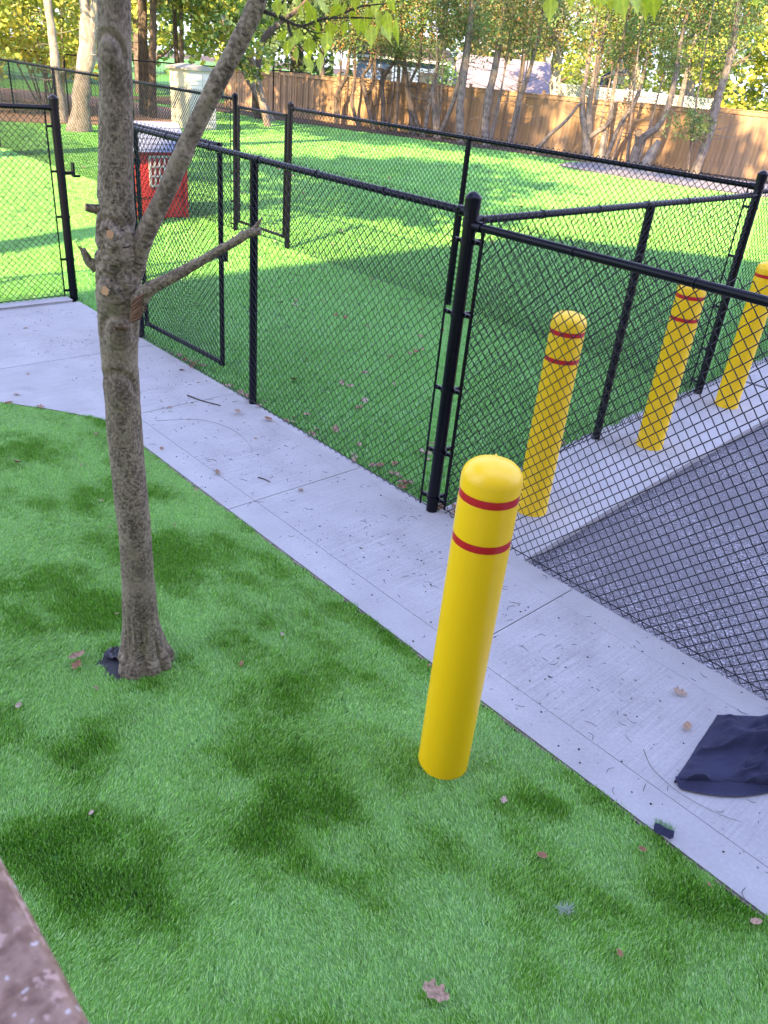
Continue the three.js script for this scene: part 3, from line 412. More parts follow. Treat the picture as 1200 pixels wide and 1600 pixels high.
{
  const t = top('young_tree', 'young tree with lichen specked bark and cut branch stubs growing out of the turf', 'tree');
  const Z0 = -2.74;
  const prof = [[-1.004, -0.05, Z0, 0.1180], [-1.006, 0.03, Z0, 0.1080], [-1.01, 0.12, Z0, 0.0900], [-1.014, 0.28, Z0, 0.0744], [-1.01, 0.55, Z0, 0.0647], [-1.012, 0.8, Z0, 0.0645], [-1.017, 1.08, Z0, 0.0649], [-1.016, 1.29, Z0, 0.0632], [-1.014, 1.48, Z0, 0.0649], [-1.006, 1.63, Z0, 0.0697], [-0.995, 1.8, Z0, 0.0679], [-0.988, 1.95, Z0, 0.0593], [-0.975, 2.11, Z0, 0.0544], [-0.96, 2.3, Z0, 0.0495], [-0.95, 2.46, Z0, 0.0482], [-0.944, 2.6, Z0, 0.0482], [-0.93, 2.85, Z0 + 0.01, 0.0464], [-0.9, 3.3, Z0 + 0.03, 0.0413], [-0.86, 4.0, Z0 + 0.05, 0.0301]];
  // lumps on the bark: [angle toward the camera side x, height, radius, push]
  const lumps = [[-0.99, 1.88, 0.05, 0.02], [-1.01, 1.695, 0.055, 0.024], [-0.99, 1.555, 0.06, 0.022], [-0.955, 2.41, 0.05, 0.02], [-1.01, 1.33, 0.07, 0.012], [-0.93, 1.7, 0.08, 0.02], [-0.94, 1.84, 0.08, 0.022], [-1.075, 1.8, 0.05, 0.012], [-1.07, 1.96, 0.05, 0.01], [-1.09, 1.36, 0.04, 0.008]];
  const bump = (p, d) => {
    const flare = 1 + 2 * sstep(0.25, 0, p.y);
    const ang = Math.atan2(d.z, d.x), low = sstep(0.45, 0.05, p.y); let e = -0.011 * low * sstep(0.72, 0.95, 1 - Math.abs(fbm(ang * 2.6, p.y * 2.2, 4.4, 2)) * 2.6) + 0.006 * fbm(p.x * 9, p.y * 5, p.z * 9, 3) * flare + 0.0035 * fbm(p.x * 40, p.y * 14, p.z * 40, 3) + (p.y < 0.3 ? 0.045 * sstep(0.22, 0, p.y) * Math.max(-0.3, n3(Math.cos(ang) * 1.9, Math.sin(ang) * 1.9, 2.2) + 0.15) : 0);
    for (const [x, y, r, k] of lumps) { const q = Math.hypot(p.x - x, (p.y - y) * 0.8, (p.z - (Z0 + 0.065)) * 0.7); if (q < r * 1.6) e += k * Math.pow(Math.cos(Math.min(1, q / (r * 1.6)) * Math.PI / 2), 2) - 0.014 * sstep(r * 0.3, 0, Math.abs(q - r * 0.85)) * (p.y > y - r * 0.3 ? 1 : 0.3); }
    return e;
  };
  const trunk = mesh('trunk', limb(prof, 96, 420, bump), M.bark, t);
  const bb = (p) => 0.004 * fbm(p.x * 14, p.y * 8, p.z * 14, 3) + 0.003 * fbm(p.x * 45, p.y * 30, p.z * 45, 2);
  mesh('branch', limb([[-0.985, 1.66, Z0, 0.0350], [-0.94, 1.76, Z0 + 0.01, 0.0350], [-0.9, 1.86, Z0 + 0.02, 0.0322], [-0.81, 2.03, Z0 + 0.02, 0.0294], [-0.73, 2.19, Z0 + 0.02, 0.0287], [-0.63, 2.37, Z0 + 0.02, 0.0280], [-0.54, 2.53, Z0 + 0.01, 0.0273], [-0.5, 2.63, Z0, 0.0259], [-0.43, 2.8, Z0, 0.0238], [-0.3, 3.1, Z0, 0.0210], [-0.15, 3.5, Z0, 0.0140]], 40, 160, (p) => bb(p) + (Math.hypot(p.x + 0.735, p.y - 2.14, p.z - Z0 - 0.05) < 0.05 ? 0.012 * (1 - Math.hypot(p.x + 0.735, p.y - 2.14, p.z - Z0 - 0.05) / 0.05) : 0)), M.bark, t);
  const stub = mesh('broken_branch', limb([[-0.955, 1.655, Z0 + 0.03, 0.0246], [-0.915, 1.675, Z0 + 0.045, 0.0295], [-0.875, 1.715, Z0 + 0.05, 0.0230], [-0.79, 1.765, Z0 + 0.05, 0.0184], [-0.72, 1.81, Z0 + 0.05, 0.0168], [-0.64, 1.862, Z0 + 0.05, 0.0156], [-0.565, 1.91, Z0 + 0.05, 0.0143], [-0.545, 1.928, Z0 + 0.05, 0.0164]], 28, 90, bb), M.bark, t);
  mesh('torn_end', limb([[-0.555, 1.918, Z0 + 0.05, 0.013], [-0.515, 1.948, Z0 + 0.05, 0.009], [-0.49, 1.985, Z0 + 0.05, 0.002]], 8, 6, (p) => 0.006 * n3(p.x * 90, p.y * 90, p.z * 90)), M.bark, stub);
  mesh('twig_fork', limb([[-0.56, 1.915, Z0 + 0.05, 0.015], [-0.52, 1.938, Z0 + 0.055, 0.0145], [-0.493, 1.942, Z0 + 0.06, 0.0125]], 10, 5, (p) => 0.004 * n3(p.x * 90, p.y * 90, 1)), M.bark, stub);
  // torn reddish wood where that branch split from the trunk
  for (let k = 0; k < 9; k++) { const y = 1.615 + k * 0.008; mesh('splinter', limb([[-0.944 + k * 0.002, y - 0.012, Z0 + 0.075, 0.004], [-0.915 + rr(0, 0.01), y + 0.006, Z0 + 0.088, 0.006], [-0.885 + rr(-0.008, 0.012), y + 0.03, Z0 + 0.08, 0.0015]], 6, 6, (p) => 0.003 * n3(p.x * 120, p.y * 120, k)), M.splinter, stub); }
  // pruned stubs on the camera side
  const cut = (x, y, z, dir, r, l) => { const d = V(...dir).normalize(), a = V(x, y, z).addScaledVector(d, -l * 0.6), b = V(x, y, z).addScaledVector(d, l * 0.4);
    const s = mesh('pruned_stub', limb([[a.x, a.y, a.z, r * 1.55], [(a.x + b.x) / 2, (a.y + b.y) / 2, (a.z + b.z) / 2, r * 1.2], [b.x, b.y, b.z, r]], 20, 14, bb, false), M.bark, t);
    const f = new THREE.CircleGeometry(r * 1.03, 18); { const p = f.attributes.position; for (let i = 1; i < p.count; i++) { const q = 1 + 0.5 * n3(p.getX(i) * 130, p.getY(i) * 130, x * 9); p.setXYZ(i, p.getX(i) * q, p.getY(i) * q * 1.25, 0.002 * n3(i, 2, 3)); } } f.computeVertexNormals(); f.applyQuaternion(new THREE.Quaternion().setFromUnitVectors(V(0, 0, 1), d)); f.translate(b.x + d.x * 0.001, b.y + d.y * 0.001, b.z + d.z * 0.001); mesh('cut_face', f, M.cutWood, s); };
  cut(-0.985, 1.885, Z0 + 0.073, [0.25, 0.35, 1], 0.0115, 0.06); cut(-1.005, 1.7, Z0 + 0.08, [-0.15, 0.4, 1], 0.0125, 0.06); cut(-1.062, 1.955, Z0 + 0.02, [-1, 0.25, 0.6], 0.012, 0.045);
  mesh('broken_stub', limb([[-1.06, 1.76, Z0 + 0.02, 0.02], [-1.085, 1.79, Z0 + 0.03, 0.015], [-1.1, 1.825, Z0 + 0.035, 0.009]], 12, 10, (p) => 0.006 * n3(p.x * 80, p.y * 60, p.z * 80)), M.bark, t);
  for (let k = 0; k < 4; k++) mesh('splinter', cylBetween(V(-1.095, 1.81, Z0 + 0.035), V(-1.105 - 0.02 * rnd(), 1.835 + 0.02 * rnd(), Z0 + 0.035), 0.003, 5, 0.0006), M.splinter, t);
  for (let k = 0; k < 6; k++) mesh('splinter', limb([[-0.985 + k * 0.006, 1.572, Z0 + 0.085, 0.004], [-0.985 + k * 0.008, 1.58 + rr(0, 0.01), Z0 + 0.1, 0.004], [-0.99 + k * 0.01, 1.585 + rr(0, 0.015), Z0 + 0.108, 0.001]], 6, 5), M.splinter, t);
  // twigs and leaves
  const twig = (pts, r) => mesh('twig', limb(pts.map((p, i) => [p[0], p[1], p[2], r * (1 - 0.7 * i / (pts.length - 1))]), 8, 20), M.barkDark, t);
  twig([[-0.515, 2.56, Z0], [-0.45, 2.545, Z0 + 0.01], [-0.39, 2.528, Z0], [-0.33, 2.55, Z0 + 0.01], [-0.25, 2.562, Z0]], 0.0065);
  twig([[-0.43, 2.538, Z0], [-0.415, 2.5, Z0 + 0.01], [-0.39, 2.475, Z0], [-0.36, 2.455, Z0]], 0.004);
  twig([[-0.35, 2.545, Z0], [-0.28, 2.566, Z0], [-0.22, 2.59, Z0 + 0.01], [-0.12, 2.61, Z0]], 0.0045);
  twig([[-0.39, 2.53, Z0], [-0.35, 2.515, Z0], [-0.31, 2.52, Z0]], 0.003); twig([[-0.47, 2.55, Z0], [-0.43, 2.6, Z0], [-0.37, 2.64, Z0]], 0.004);
  twig([[-0.25, 2.562, Z0], [-0.19, 2.565, Z0 + 0.02], [-0.11, 2.57, Z0]], 0.003);
  mesh('branch', limb([[-0.44, 2.78, Z0, 0.014], [-0.1, 2.86, Z0 + 0.08, 0.011], [0.25, 2.8, Z0 + 0.2, 0.008], [0.55, 2.74, Z0 + 0.24, 0.005], [0.85, 2.78, Z0 + 0.24, 0.002]], 10, 40), M.barkDark, t);
  const shapes = [leafGeo(1, 0.62, 0.25, 0.1), leafGeo(1, 0.55, 0.5, -0.15), leafGeo(1, 0.7, 0.12, 0.25)];
  const place = (a, b, dz) => { const l = mesh('leaf', shapes[Math.floor(rnd() * 3)], M.leafLime, t), p = V(...a), q = V(...b), d = q.clone().sub(p); p.z += dz; const s = d.length() * rr(1.15, 1.4); d.z = rr(-0.4, 0.6) * d.length(); d.normalize();
    l.quaternion.setFromUnitVectors(V(0, -1, 0), d).multiply(new THREE.Quaternion().setFromAxisAngle(V(0, 1, 0), rr(-1.1, 1.1))); l.scale.setScalar(s); l.position.copy(p); };
  for (const [a, b] of hangingLeaves) place(a, b, rr(-0.06, 0.06));
  for (const [a, b] of rightLeaves) place(a, b, rr(-0.05, 0.05));
  for (let k = 0; k < 70; k++) { const x = rr(-0.9, 0.9), y = rr(2.95, 3.8); const z = Z0 + rr(-0.6, 0.5); place([x, y, z], [x + rr(-0.02, 0.02), y - 0.06, z], 0); }
}
// the pit left round the trunk
{
  const g = top('tree_pit', 'dark gap in the turf round the foot of the young tree, lined with black sheet', 'tree pit');
  const ring = []; for (let k = 0; k < 28; k++) { const t = k / 28 * 6.283, q = 1 + 0.08 * n3(Math.cos(t) * 2, Math.sin(t) * 2, 3); ring.push([-1.06 + Math.cos(t) * 0.165 * q, -2.74 + Math.sin(t) * 0.135 * q]); }
  mesh('black_liner', prism(ring, -0.03, 0.003, 0.001, false), M.black, g);
  const sh = new THREE.PlaneGeometry(0.07, 0.06, 14, 12).rotateX(-Math.PI / 2); { const p = sh.attributes.position; for (let i = 0; i < p.count; i++) p.setY(i, 0.01 + 0.03 * fbm(p.getX(i) * 45, p.getZ(i) * 45, 2, 3)); sh.computeVertexNormals(); } sh.translate(-1.165, 0.008, -2.77); mesh('crumpled_sheet', sh, std({ color: lin(0.022, 0.024, 0.03), roughness: 0.35 }), g);
}
// ---------------------------------------------------------------- things on the ground
{
  // folded landscape fabric on the path: a closed sheet with folds
  const U = 60, W = 44, P = [], T = [], I = [], c = [V(1.6, 0, -2.76), V(2.25, 0, -2.82), V(1.285, 0, -2.33), V(1.83, 0, -2.37)];
  for (const lay of [1, 0]) for (let j = 0; j <= W; j++) for (let i = 0; i <= U; i++) {
    const u = i / U, v = j / W, p = c[0].clone().lerp(c[1], u).lerp(c[2].clone().lerp(c[3], u), v);
    p.x += 0.008 * fbm(v * 4, 1.1) * (1 - u); p.z += 0.02 * fbm(u * 4, 2, 1.5) * v + (v > 0.93 ? 0.004 * n3(u * 30, 1, 2) : 0);
    const eu = sstep(0, 0.05, u) * sstep(0, 0.05, 1 - u) * sstep(0, 0.05, v), f1 = Math.exp(-Math.pow((v - 0.42 + 0.28 * (u - 0.4)) / 0.09, 2)) * sstep(0.12, 0.45, u), f2 = Math.exp(-Math.pow((u - 0.62 - 0.2 * v) / 0.1, 2)) * 0.7, f3 = Math.exp(-Math.pow((v - 0.93) / 0.07, 2));
    const rg = 1 - Math.min(1, Math.abs(fbm(u * 2.6 + v * 1.4, v * 2.2 - u, 5.2, 3)) * 5), h = 0.016 + eu * (0.008 + 0.06 * f1 + 0.04 * f2 + 0.03 * rg * rg + 0.03 * Math.max(0, fbm(u * 3, v * 3, 2.2, 3) + 0.2)) + 0.013 * f3 + 0.004;
    P.push(p.x, lay ? h : 0.0155, p.z); T.push(u * 0.7, v * 0.5);
  }
  const n = (U + 1) * (W + 1), id = (l, i, j) => l * n + j * (U + 1) + i;
  for (let l = 0; l < 2; l++) for (let j = 0; j < W; j++) for (let i = 0; i < U; i++) { const a = id(l, i, j), b = id(l, i + 1, j), d = id(l, i, j + 1), e = id(l, i + 1, j + 1); l ? I.push(a, b, d, b, e, d) : I.push(a, d, b, b, d, e); }
  const side = (q) => { for (let k = 0; k < q.length - 1; k++) I.push(id(0, ...q[k]), id(1, ...q[k]), id(0, ...q[k + 1]), id(0, ...q[k + 1]), id(1, ...q[k]), id(1, ...q[k + 1])); };
  const R = (m) => [...Array(m + 1).keys()]; side(R(U).map((i) => [i, 0])); side(R(U).map((i) => [i, W])); side(R(W).map((j) => [0, j])); side(R(W).map((j) => [U, j]));
  const g = new THREE.BufferGeometry(); g.setAttribute('position', new THREE.Float32BufferAttribute(P, 3)); g.setAttribute('uv', new THREE.Float32BufferAttribute(T, 2)); g.setIndex(I); g.computeVertexNormals();
  const t = top('landscape_fabric', 'folded piece of dark navy landscape fabric lying on the path', 'fabric'); mesh('sheet', g, M.fabric, t);
  // the turned up strip along its torn edge
  const P2 = [], I2 = [], N2 = 50; for (let i = 0; i <= N2; i++) { const u = i / N2, e = c[2].clone().lerp(c[3], u * 0.98 + 0.005), k = 0.055 * Math.sin(Math.min(1, u * 1.25) * Math.PI * 0.8 + 0.5); const y = 0.018; P2.push(e.x, y + 0.02 + 0.004 * n3(u * 40, 1, 1), e.z - 0.012 + 0.006 * n3(u * 25, 3, 1), e.x + 0.01, y, e.z + k * 0.5 + 0.01, e.x + 0.015, y + 0.006, e.z + k + 0.01); }
  for (let i = 0; i < N2; i++) for (let k = 0; k < 2; k++) { const a = i * 3 + k; I2.push(a, a + 1, a + 3, a + 1, a + 4, a + 3); }
  const g2 = new THREE.BufferGeometry(); g2.setAttribute('position', new THREE.Float32BufferAttribute(P2, 3)); g2.setAttribute('uv', new THREE.Float32BufferAttribute(P2.filter((_, i) => i % 3 !== 1), 2)); g2.setIndex(I2); g2.computeVertexNormals(); mesh('torn_edge', g2, M.fabric, t);
}
{
  const t = top('turf_scrap', 'small turf scrap with black woven backing tipped over at the path edge', 'turf scrap');
  const bk = mesh('backing', prism([[-0.037, -0.014], [-0.02, -0.018], [0.012, -0.015], [0.036, -0.018], [0.04, 0.004], [0.03, 0.015], [0.008, 0.012], [-0.016, 0.017], [-0.034, 0.011]], -0.003, 0.002, 0.001, false), M.fabric, t); bk.rotation.set(0.75, -0.35, 0.08); bk.position.set(1.165, 0.04, -2.06);
  const bl = []; for (let k = 0; k < 160; k++) { const x = rr(-0.037, 0.037), z = rr(-0.017, 0.0); bl.push(cylBetween(V(x, -0.002, z), V(x + rr(-0.012, 0.012), -0.012 - rnd() * 0.012, z - 0.016 - rnd() * 0.016), 0.0011, 3, 0.0003)); }
  mesh('blades', merge(bl), std({ color: lin(0.16, 0.33, 0.12), roughness: 0.5 }), bk);
  const c = top('turf_fibre_clump', 'pale clump of loose turf fibres lying on the turf', 'fibre clump'); const fb = [];
  for (let k = 0; k < 70; k++) { const x = rr(-0.02, 0.02), z = rr(-0.012, 0.012), a = rnd() * 6.28; fb.push(cylBetween(V(x, 0.03, z), V(x + Math.cos(a) * 0.022, 0.036 + rnd() * 0.018, z + Math.sin(a) * 0.022), 0.0011, 3, 0.0004)); } mesh('fibres', merge(fb), std({ color: lin(0.4, 0.5, 0.38), roughness: 0.6 }), c); c.position.set(0.74, 0, -1.7);
}
// fallen leaves
function oakGeo(len, lobes, curl, plain) {
  const n = plain ? 14 : 32, P = [0, 0, 0], I = [];
  for (let i = 0; i <= n; i++) { const t = i / n * 2 * Math.PI, y = -Math.cos(t), s = Math.sin(t); const w = plain ? 0.3 : 0.36 * (0.34 + 0.74 * Math.abs(Math.sin(t * lobes + 0.4))); const x = s * w * Math.pow(1 - Math.max(0, y) * 0.25, 1), k = 1; P.push(x * len * k, 0, y * 0.5 * len); }
  for (let i = 1; i <= n; i++) I.push(0, i + 1, i);
  P.push(0.006 * len, 0, -0.5 * len, -0.006 * len, 0, -0.5 * len, 0.02 * len, 0, -0.72 * len); const b = n + 2; I.push(b, b + 1, b + 2);
  for (let i = 0; i < P.length; i += 3) P[i + 1] = curl * (Math.pow(P[i] / len, 2) * 2.2 + Math.pow(P[i + 2] / len, 2) * 0.9) * len + 0.02 * len * n3(P[i] * 60, P[i + 2] * 60, lobes);
  const g = new THREE.BufferGeometry(); g.setAttribute('position', new THREE.Float32BufferAttribute(P, 3)); g.setAttribute('uv', new THREE.Float32BufferAttribute(P.flatMap((v, i) => i % 3 === 0 ? [P[i] / len + 0.5, P[i + 2] / len + 0.5] : []), 2)); g.setIndex(I); g.computeVertexNormals(); return g;
}
const OAK = [oakGeo(1, 3, 0.35), oakGeo(1, 4, 0.7), oakGeo(1, 3, -0.5), oakGeo(1, 2, 1.0, true), oakGeo(1, 3, 0.2, true)];
function leafAt(x, z, y, size, label, group, v) { const l = topMesh('fallen_leaf', OAK[v ?? Math.floor(rnd() * 5)], M.dryLeaf[Math.floor(rnd() * 4)], label, 'leaf', group); l.position.set(x, y + 0.012 * size * 8, z); l.rotation.set(rr(-0.35, 0.35), rnd() * 6.28, rr(-0.35, 0.35)); l.scale.setScalar(size); return l; }
{
  const big = [[-1.3, -2.7, 0.075, 3, 'pinkish brown curled leaf on the turf beside the tree foot, topmost of a pair'], [-1.285, -2.65, 0.06, 0, 'small lobed leaf tucked under a curled leaf beside the tree foot'], [0.3, -1.38, 0.085, 1, 'large pale lobed oak leaf lying alone on the turf well in front of the bollard'], [0.69, -1.91, 0.04, 4, 'small round tan leaf on the turf between the bollard and the fibre clump'], [1.4, -1.73, 0.045, 4, 'pale oval leaf on the turf near the timber path edging'], [0.57, -2.14, 0.04, 0, 'small crumpled lobed leaf on the turf close to the yellow bollard']];
  for (const [x, z, s, v, label] of big) { const l = leafAt(x, z, 0.027, s, label, undefined, v); l.rotation.x *= 0.5; l.rotation.z *= 0.5; }
  const few = [[-0.94, -1.9], [-2.37, -4.46], [1.07, -1.98], [1.28, -1.86], [0.28, -2.89], [-0.58, -2.78], [0.45, -2.38], [-1.55, -3.82], [-1.24, -3.04], [-1.19, -4.34], [-2.07, -5.02], [-1.99, -4.53], [-0.43, -3.01], [-1.42, -2.38], [-1.15, -2.52], [0.9, -1.57], [-1.7, -4.1], [-1.2, -3.9]];
  few.forEach(([x, z], i) => leafAt(x, z, 0.026, i === 1 ? 0.075 : rr(0.018, 0.035), 'tiny dry leaf scattered on the shaded turf round the tree', 'tiny leaves on the near turf'));
  const run = [[-0.63, -8.52], [-0.74, -8.61], [0.24, -5.22], [0.28, -5.15], [-1.17, -12.36], [0.59, -13], [-2.02, -12.17], [-1.1, -10.11], [-0.44, -10.05], [-1.24, -10.59], [-1.85, -9.79], [-1.23, -8.83], [-0.09, -7.38], [-0.29, -6.01], [-0.46, -10.38], [-0.01, -12.7], [-0.88, -10.87], [-0.37, -8.32], [0.19, -8.09], [0.22, -7.67], [0.43, -8.4], [0.1, -7.53], [-0.3, -6.85], [-0.88, -6.44], [-0.47, -6.48], [-0.25, -6.16], [-0.67, -5.7], [-0.23, -5.27], [-0.05, -4.94], [0.04, -5.03], [0.15, -4.72], [1.74, -7.55], [2.23, -8.1], [2.37, -7.94], [1.67, -7.93], [0.83, -8.92], [0.92, -8.57], [3.12, -9.73], [-1.2, -5.63], [-0.95, -5.57], [-0.5, -5.32]];
  for (const [x, z] of run) leafAt(x, z, 0.026, rr(0.05, 0.09), 'dry brown leaf scattered on the turf inside the chain link run', 'leaves in the run');
  for (let k = 0; k < 16; k++) { const [x, z] = AB(rr(-8, -3), rr(3.5, 7)); leafAt(x, z, 0.034, rr(0.04, 0.09), 'dry brown leaf scattered on the turf inside the chain link run', 'leaves in the run'); }
  for (let k = 0; k < 45; k++) { const z = rr(-28, -13), x = rr(z * 0.4, -z * 0.32); if (toB(x, z) > 7.3) leafAt(x, z, 0.04, rr(0.08, 0.14), 'dry leaf scattered on the sunlit lawn behind the back fence', 'leaves on the back lawn'); }
  for (const [x, z] of [[-2.99, -6.01], [-3.52, -7.15], [-2.89, -5.58], [-2.88, -5.42], [-2.62, -5.39], [-1.58, -5.74], [-1.72, -5.62], [-0.98, -5.23], [1.43, -2.65], [1.46, -2.88], [-1.57, -4.9], [-1.12, -4.62], [-0.55, -4.5], [-1.65, -6.21], [-1.86, -6.47]]) leafAt(x, z, 0.018, rr(0.03, 0.065), 'dry leaf lying on the concrete path', 'leaves on the path');
  const drift = [[0.01, -4.66], [-0.06, -4.77], [-0.59, -5.32], [-0.65, -5.4], [-1.13, -5.89], [-1.19, -5.93], [-1.06, -5.8], [-1.92, -6.57], [-2.05, -6.71], [-1.79, -6.53], [0.37, -4.43], [0.41, -4.37], [0.16, -4.47], [-1.42, -6.13], [-1.28, -5.99], [-0.79, -5.55], [-0.3, -4.99], [-0.2, -4.81], [0.07, -4.59], [0.24, -5.25]];
  for (const [x, z] of drift) for (let k = 0; k < 3; k++) { const a = toA(x, z) + rr(-0.06, 0.06), b = Math.max(toB(x, z), 3.37) + rr(-0.03, 0.1), [p, q] = AB(a, b); leafAt(p, q, 0.03, rr(0.04, 0.075), 'curled brown oak leaf drifted against the foot of the path fence', 'leaves drifted along the path fence'); }
  for (const s of [0.5, 0.62, 1.25, 1.6, 2.6, 3.1, 3.3, 4.2]) { const [x, z] = crossAt(s, rr(-0.1, 0.05)); leafAt(x, z, 0.03, rr(0.05, 0.08), 'dry leaf lodged under the cross fence at the kerb', 'leaves along the kerb fence'); }
  for (const [x, z] of [[1.7, -4.3], [1.9, -4.0], [1.3, -3.9], [2.3, -4.8], [2.8, -5.3], [1.45, -4.42], [2.1, -5.25], [1.75, -3.6]]) leafAt(x, z, -0.11, rr(0.03, 0.06), 'dry leaf lying on the asphalt beyond the fence', 'leaves on the asphalt');
}
{
  // needles, blades and grit strewn on the path
  const list = []; const onPath = () => { for (;;) { const a = rr(-8.1, 0.6), b = rr(2.3, 3.34); const [x, z] = AB(a, b); if (x > z * 0.62) return [x, z]; } };
  for (let k = 0; k < 360; k++) { const [x, z] = onPath(), a = rnd() * 6.28, l = 0.006 + 0.06 * Math.pow(rnd(), 2.2), c = rr(-0.7, 0.7); list.push(limb([[x, 0.0165, z, 0.0009], [x + Math.cos(a) * l * 0.5, 0.018, z + Math.sin(a) * l * 0.5, 0.0011], [x + Math.cos(a + c) * l, 0.0165, z + Math.sin(a + c) * l, 0.0006]], 4, 4)); }
  const grit = []; for (let k = 0; k < 260; k++) { const [x, z] = onPath(); const g = new THREE.DodecahedronGeometry(rr(0.0018, 0.0055), 0); g.scale(1, 0.6, rr(0.6, 1.3)); g.rotateY(rnd() * 6); g.translate(x, 0.016, z); grit.push(g); }
  topMesh('needle_litter', merge(list), std({ color: lin(0.035, 0.035, 0.05), roughness: 0.9 }), 'fine dark needles and grass blades strewn over the concrete path', 'litter', null, 'stuff');
  topMesh('grit', merge(grit), std({ color: lin(0.03, 0.03, 0.04), roughness: 1 }), 'small dark crumbs of grit strewn over the concrete path', 'grit', null, 'stuff');
  const tw = (pts, r, label) => topMesh('fallen_twig', limb(pts.map(([x, z], i) => [x, 0.019, z, r * (1 - 0.5 * i / pts.length)]), 6, 24), M.barkDark, label, 'twig');
  tw([[-1.66, -5.9], [-1.52, -5.82], [-1.36, -5.76]], 0.006, 'straight thin twig lying along the path joint beside the fence');
  tw([[1.2, -2.5], [1.21, -2.4], [1.25, -2.33], [1.3, -2.27], [1.42, -2.19], [1.5, -2.16]], 0.001, 'curved thin stem on the path beside the folded fabric');
  tw([[-0.85, -4.62], [-0.8, -4.6], [-0.76, -4.57]], 0.004, 'short brown twig on the path near the turf edge');
  tw([[-1.75, -5.35], [-1.45, -5.45], [-1.2, -5.35], [-1.0, -5.1], [-0.95, -4.95]], 0.001, 'long thin curving stem lying across a path slab');
}

// ---------------------------------------------------------------- wooden fence
{
  const t = top('wooden_fence', 'tall cedar board fence with cap rail and posts behind the trees', 'fence');
  const secs = [-0.4, 2.65, 5.75, 8.85, 11.95, 15.04, 18.2, 21.36, 24.5, 27.6, 30.7], hs = [1.74, 1.81, 1.88, 1.94, 1.99, 2.02, 2.07, 2.18, 2.31, 2.36];
  const ry = -Math.atan2(WD.z, WD.x), put = (m, s, y, off) => { m.position.copy(woodAt(s, off, y)); m.rotation.y = ry; };
  const unit = [0.158, 0.161, 0.156].map((w) => { const g = boxG(w, 1, 0.018, 0, 0.5, 0); const p = g.attributes.position, uv = g.attributes.uv; for (let i = 0; i < p.count; i++) uv.setXY(i, p.getX(i), p.getY(i)); return g; });
  for (let i = 0; i < hs.length; i++) {
    const s0 = secs[i], s1 = secs[i + 1], h = hs[i];
    const n = Math.round((s1 - s0 - 0.1) / 0.15);
    for (let k = 0; k < n; k++) { const m = mesh('board', unit[k % 3], M.cedar[Math.floor(rnd() * 4)], t); put(m, s0 + 0.05 + (k + 0.5) * (s1 - s0 - 0.1) / n, 0.03, 0.004 + 0.022 * (k & 1) + rr(0, 0.004)); m.scale.y = h - 0.06; }
    let m = mesh('top_trim', boxG(s1 - s0 - 0.1, 0.12, 0.03, 0, 0, 0, 0.004), M.cedar[i % 4], t); put(m, (s0 + s1) / 2, h - 0.1, 0.045);
    m = mesh('cap_rail', boxG(s1 - s0 - 0.02, 0.035, 0.13, 0, 0, 0, 0.005), M.cedar[(i + 1) % 4], t); put(m, (s0 + s1) / 2, h - 0.012, 0.01);
    m = mesh('bottom_rail', boxG(s1 - s0 - 0.1, 0.09, 0.03, 0, 0, 0, 0.004), M.cedar[(i + 2) % 4], t); put(m, (s0 + s1) / 2, 0.12, -0.03);
    m = mesh('post', boxG(0.1, h + 0.08, 0.1, 0, (h + 0.08) / 2, 0, 0.006), M.cedar[(i + 3) % 4], t); put(m, s0, 0, 0.0);
    mesh('post_cap', boxG(0.125, 0.03, 0.125, 0, h + 0.095, 0, 0.008), M.cedar[2], m);
  }
}

// ---------------------------------------------------------------- trees
function crownGeo(blobs, n, size, cols, opts = {}) {      // small leaf faces spread through the volume of several clumps
  const P = [], C = []; const tot = blobs.reduce((s, b) => s + b[3] * b[4] * b[5], 0);
  for (const [cx, cy, cz, rx, ry, rz] of blobs) {
    const m = Math.round(n * rx * ry * rz / tot);
    const sub = []; const ns = Math.max(4, Math.round(m / 34)); for (let k = 0; k < ns; k++) { let x, y, z; do { x = rr(-1, 1); y = rr(-1, 1); z = rr(-1, 1); } while (x * x + y * y + z * z > 1); const q = Math.pow(x * x + y * y + z * z, -0.12); sub.push([cx + x * rx * q, cy + y * ry * q, cz + z * rz * q, rr(0.7, 1.25), Math.floor(rnd() * cols.length)]); }
    for (let k = 0; k < m; k++) {
      const s = sub[Math.floor(rnd() * ns)], sp = (opts.clump ?? 0.22) * Math.min(rx, ry, rz) + size;
      const p = V(s[0] + rr(-1, 1) * sp, s[1] + rr(-0.7, 0.7) * sp, s[2] + rr(-1, 1) * sp);
      const l = size * rr(0.6, 1.3), a = V(rr(-1, 1), rr(-0.9, 0.4) - (opts.droop ?? 0), rr(-1, 1)).normalize(), b = V(rr(-1, 1), rr(-0.6, 0.6), rr(-1, 1)); b.addScaledVector(a, -b.dot(a)).normalize().multiplyScalar(l * (opts.width ?? 0.55)); a.multiplyScalar(l);
      const q = [p, p.clone().addScaledVector(a, 0.5).add(b), p.clone().add(a), p.clone().addScaledVector(a, 0.5).sub(b)]; for (const i of [0, 1, 2, 0, 2, 3]) P.push(q[i].x, q[i].y, q[i].z);
      const c0 = cols[rnd() < 0.7 ? s[4] : Math.floor(rnd() * cols.length)], v = s[3] * rr(0.8, 1.2); for (let i = 0; i < 6; i++) C.push(c0[0] * v, c0[1] * v, c0[2] * v);
    }
  }
  const g = new THREE.BufferGeometry(); g.setAttribute('position', new THREE.Float32BufferAttribute(P, 3)); g.setAttribute('color', new THREE.Float32BufferAttribute(C, 3)); g.computeVertexNormals(); return g;
}
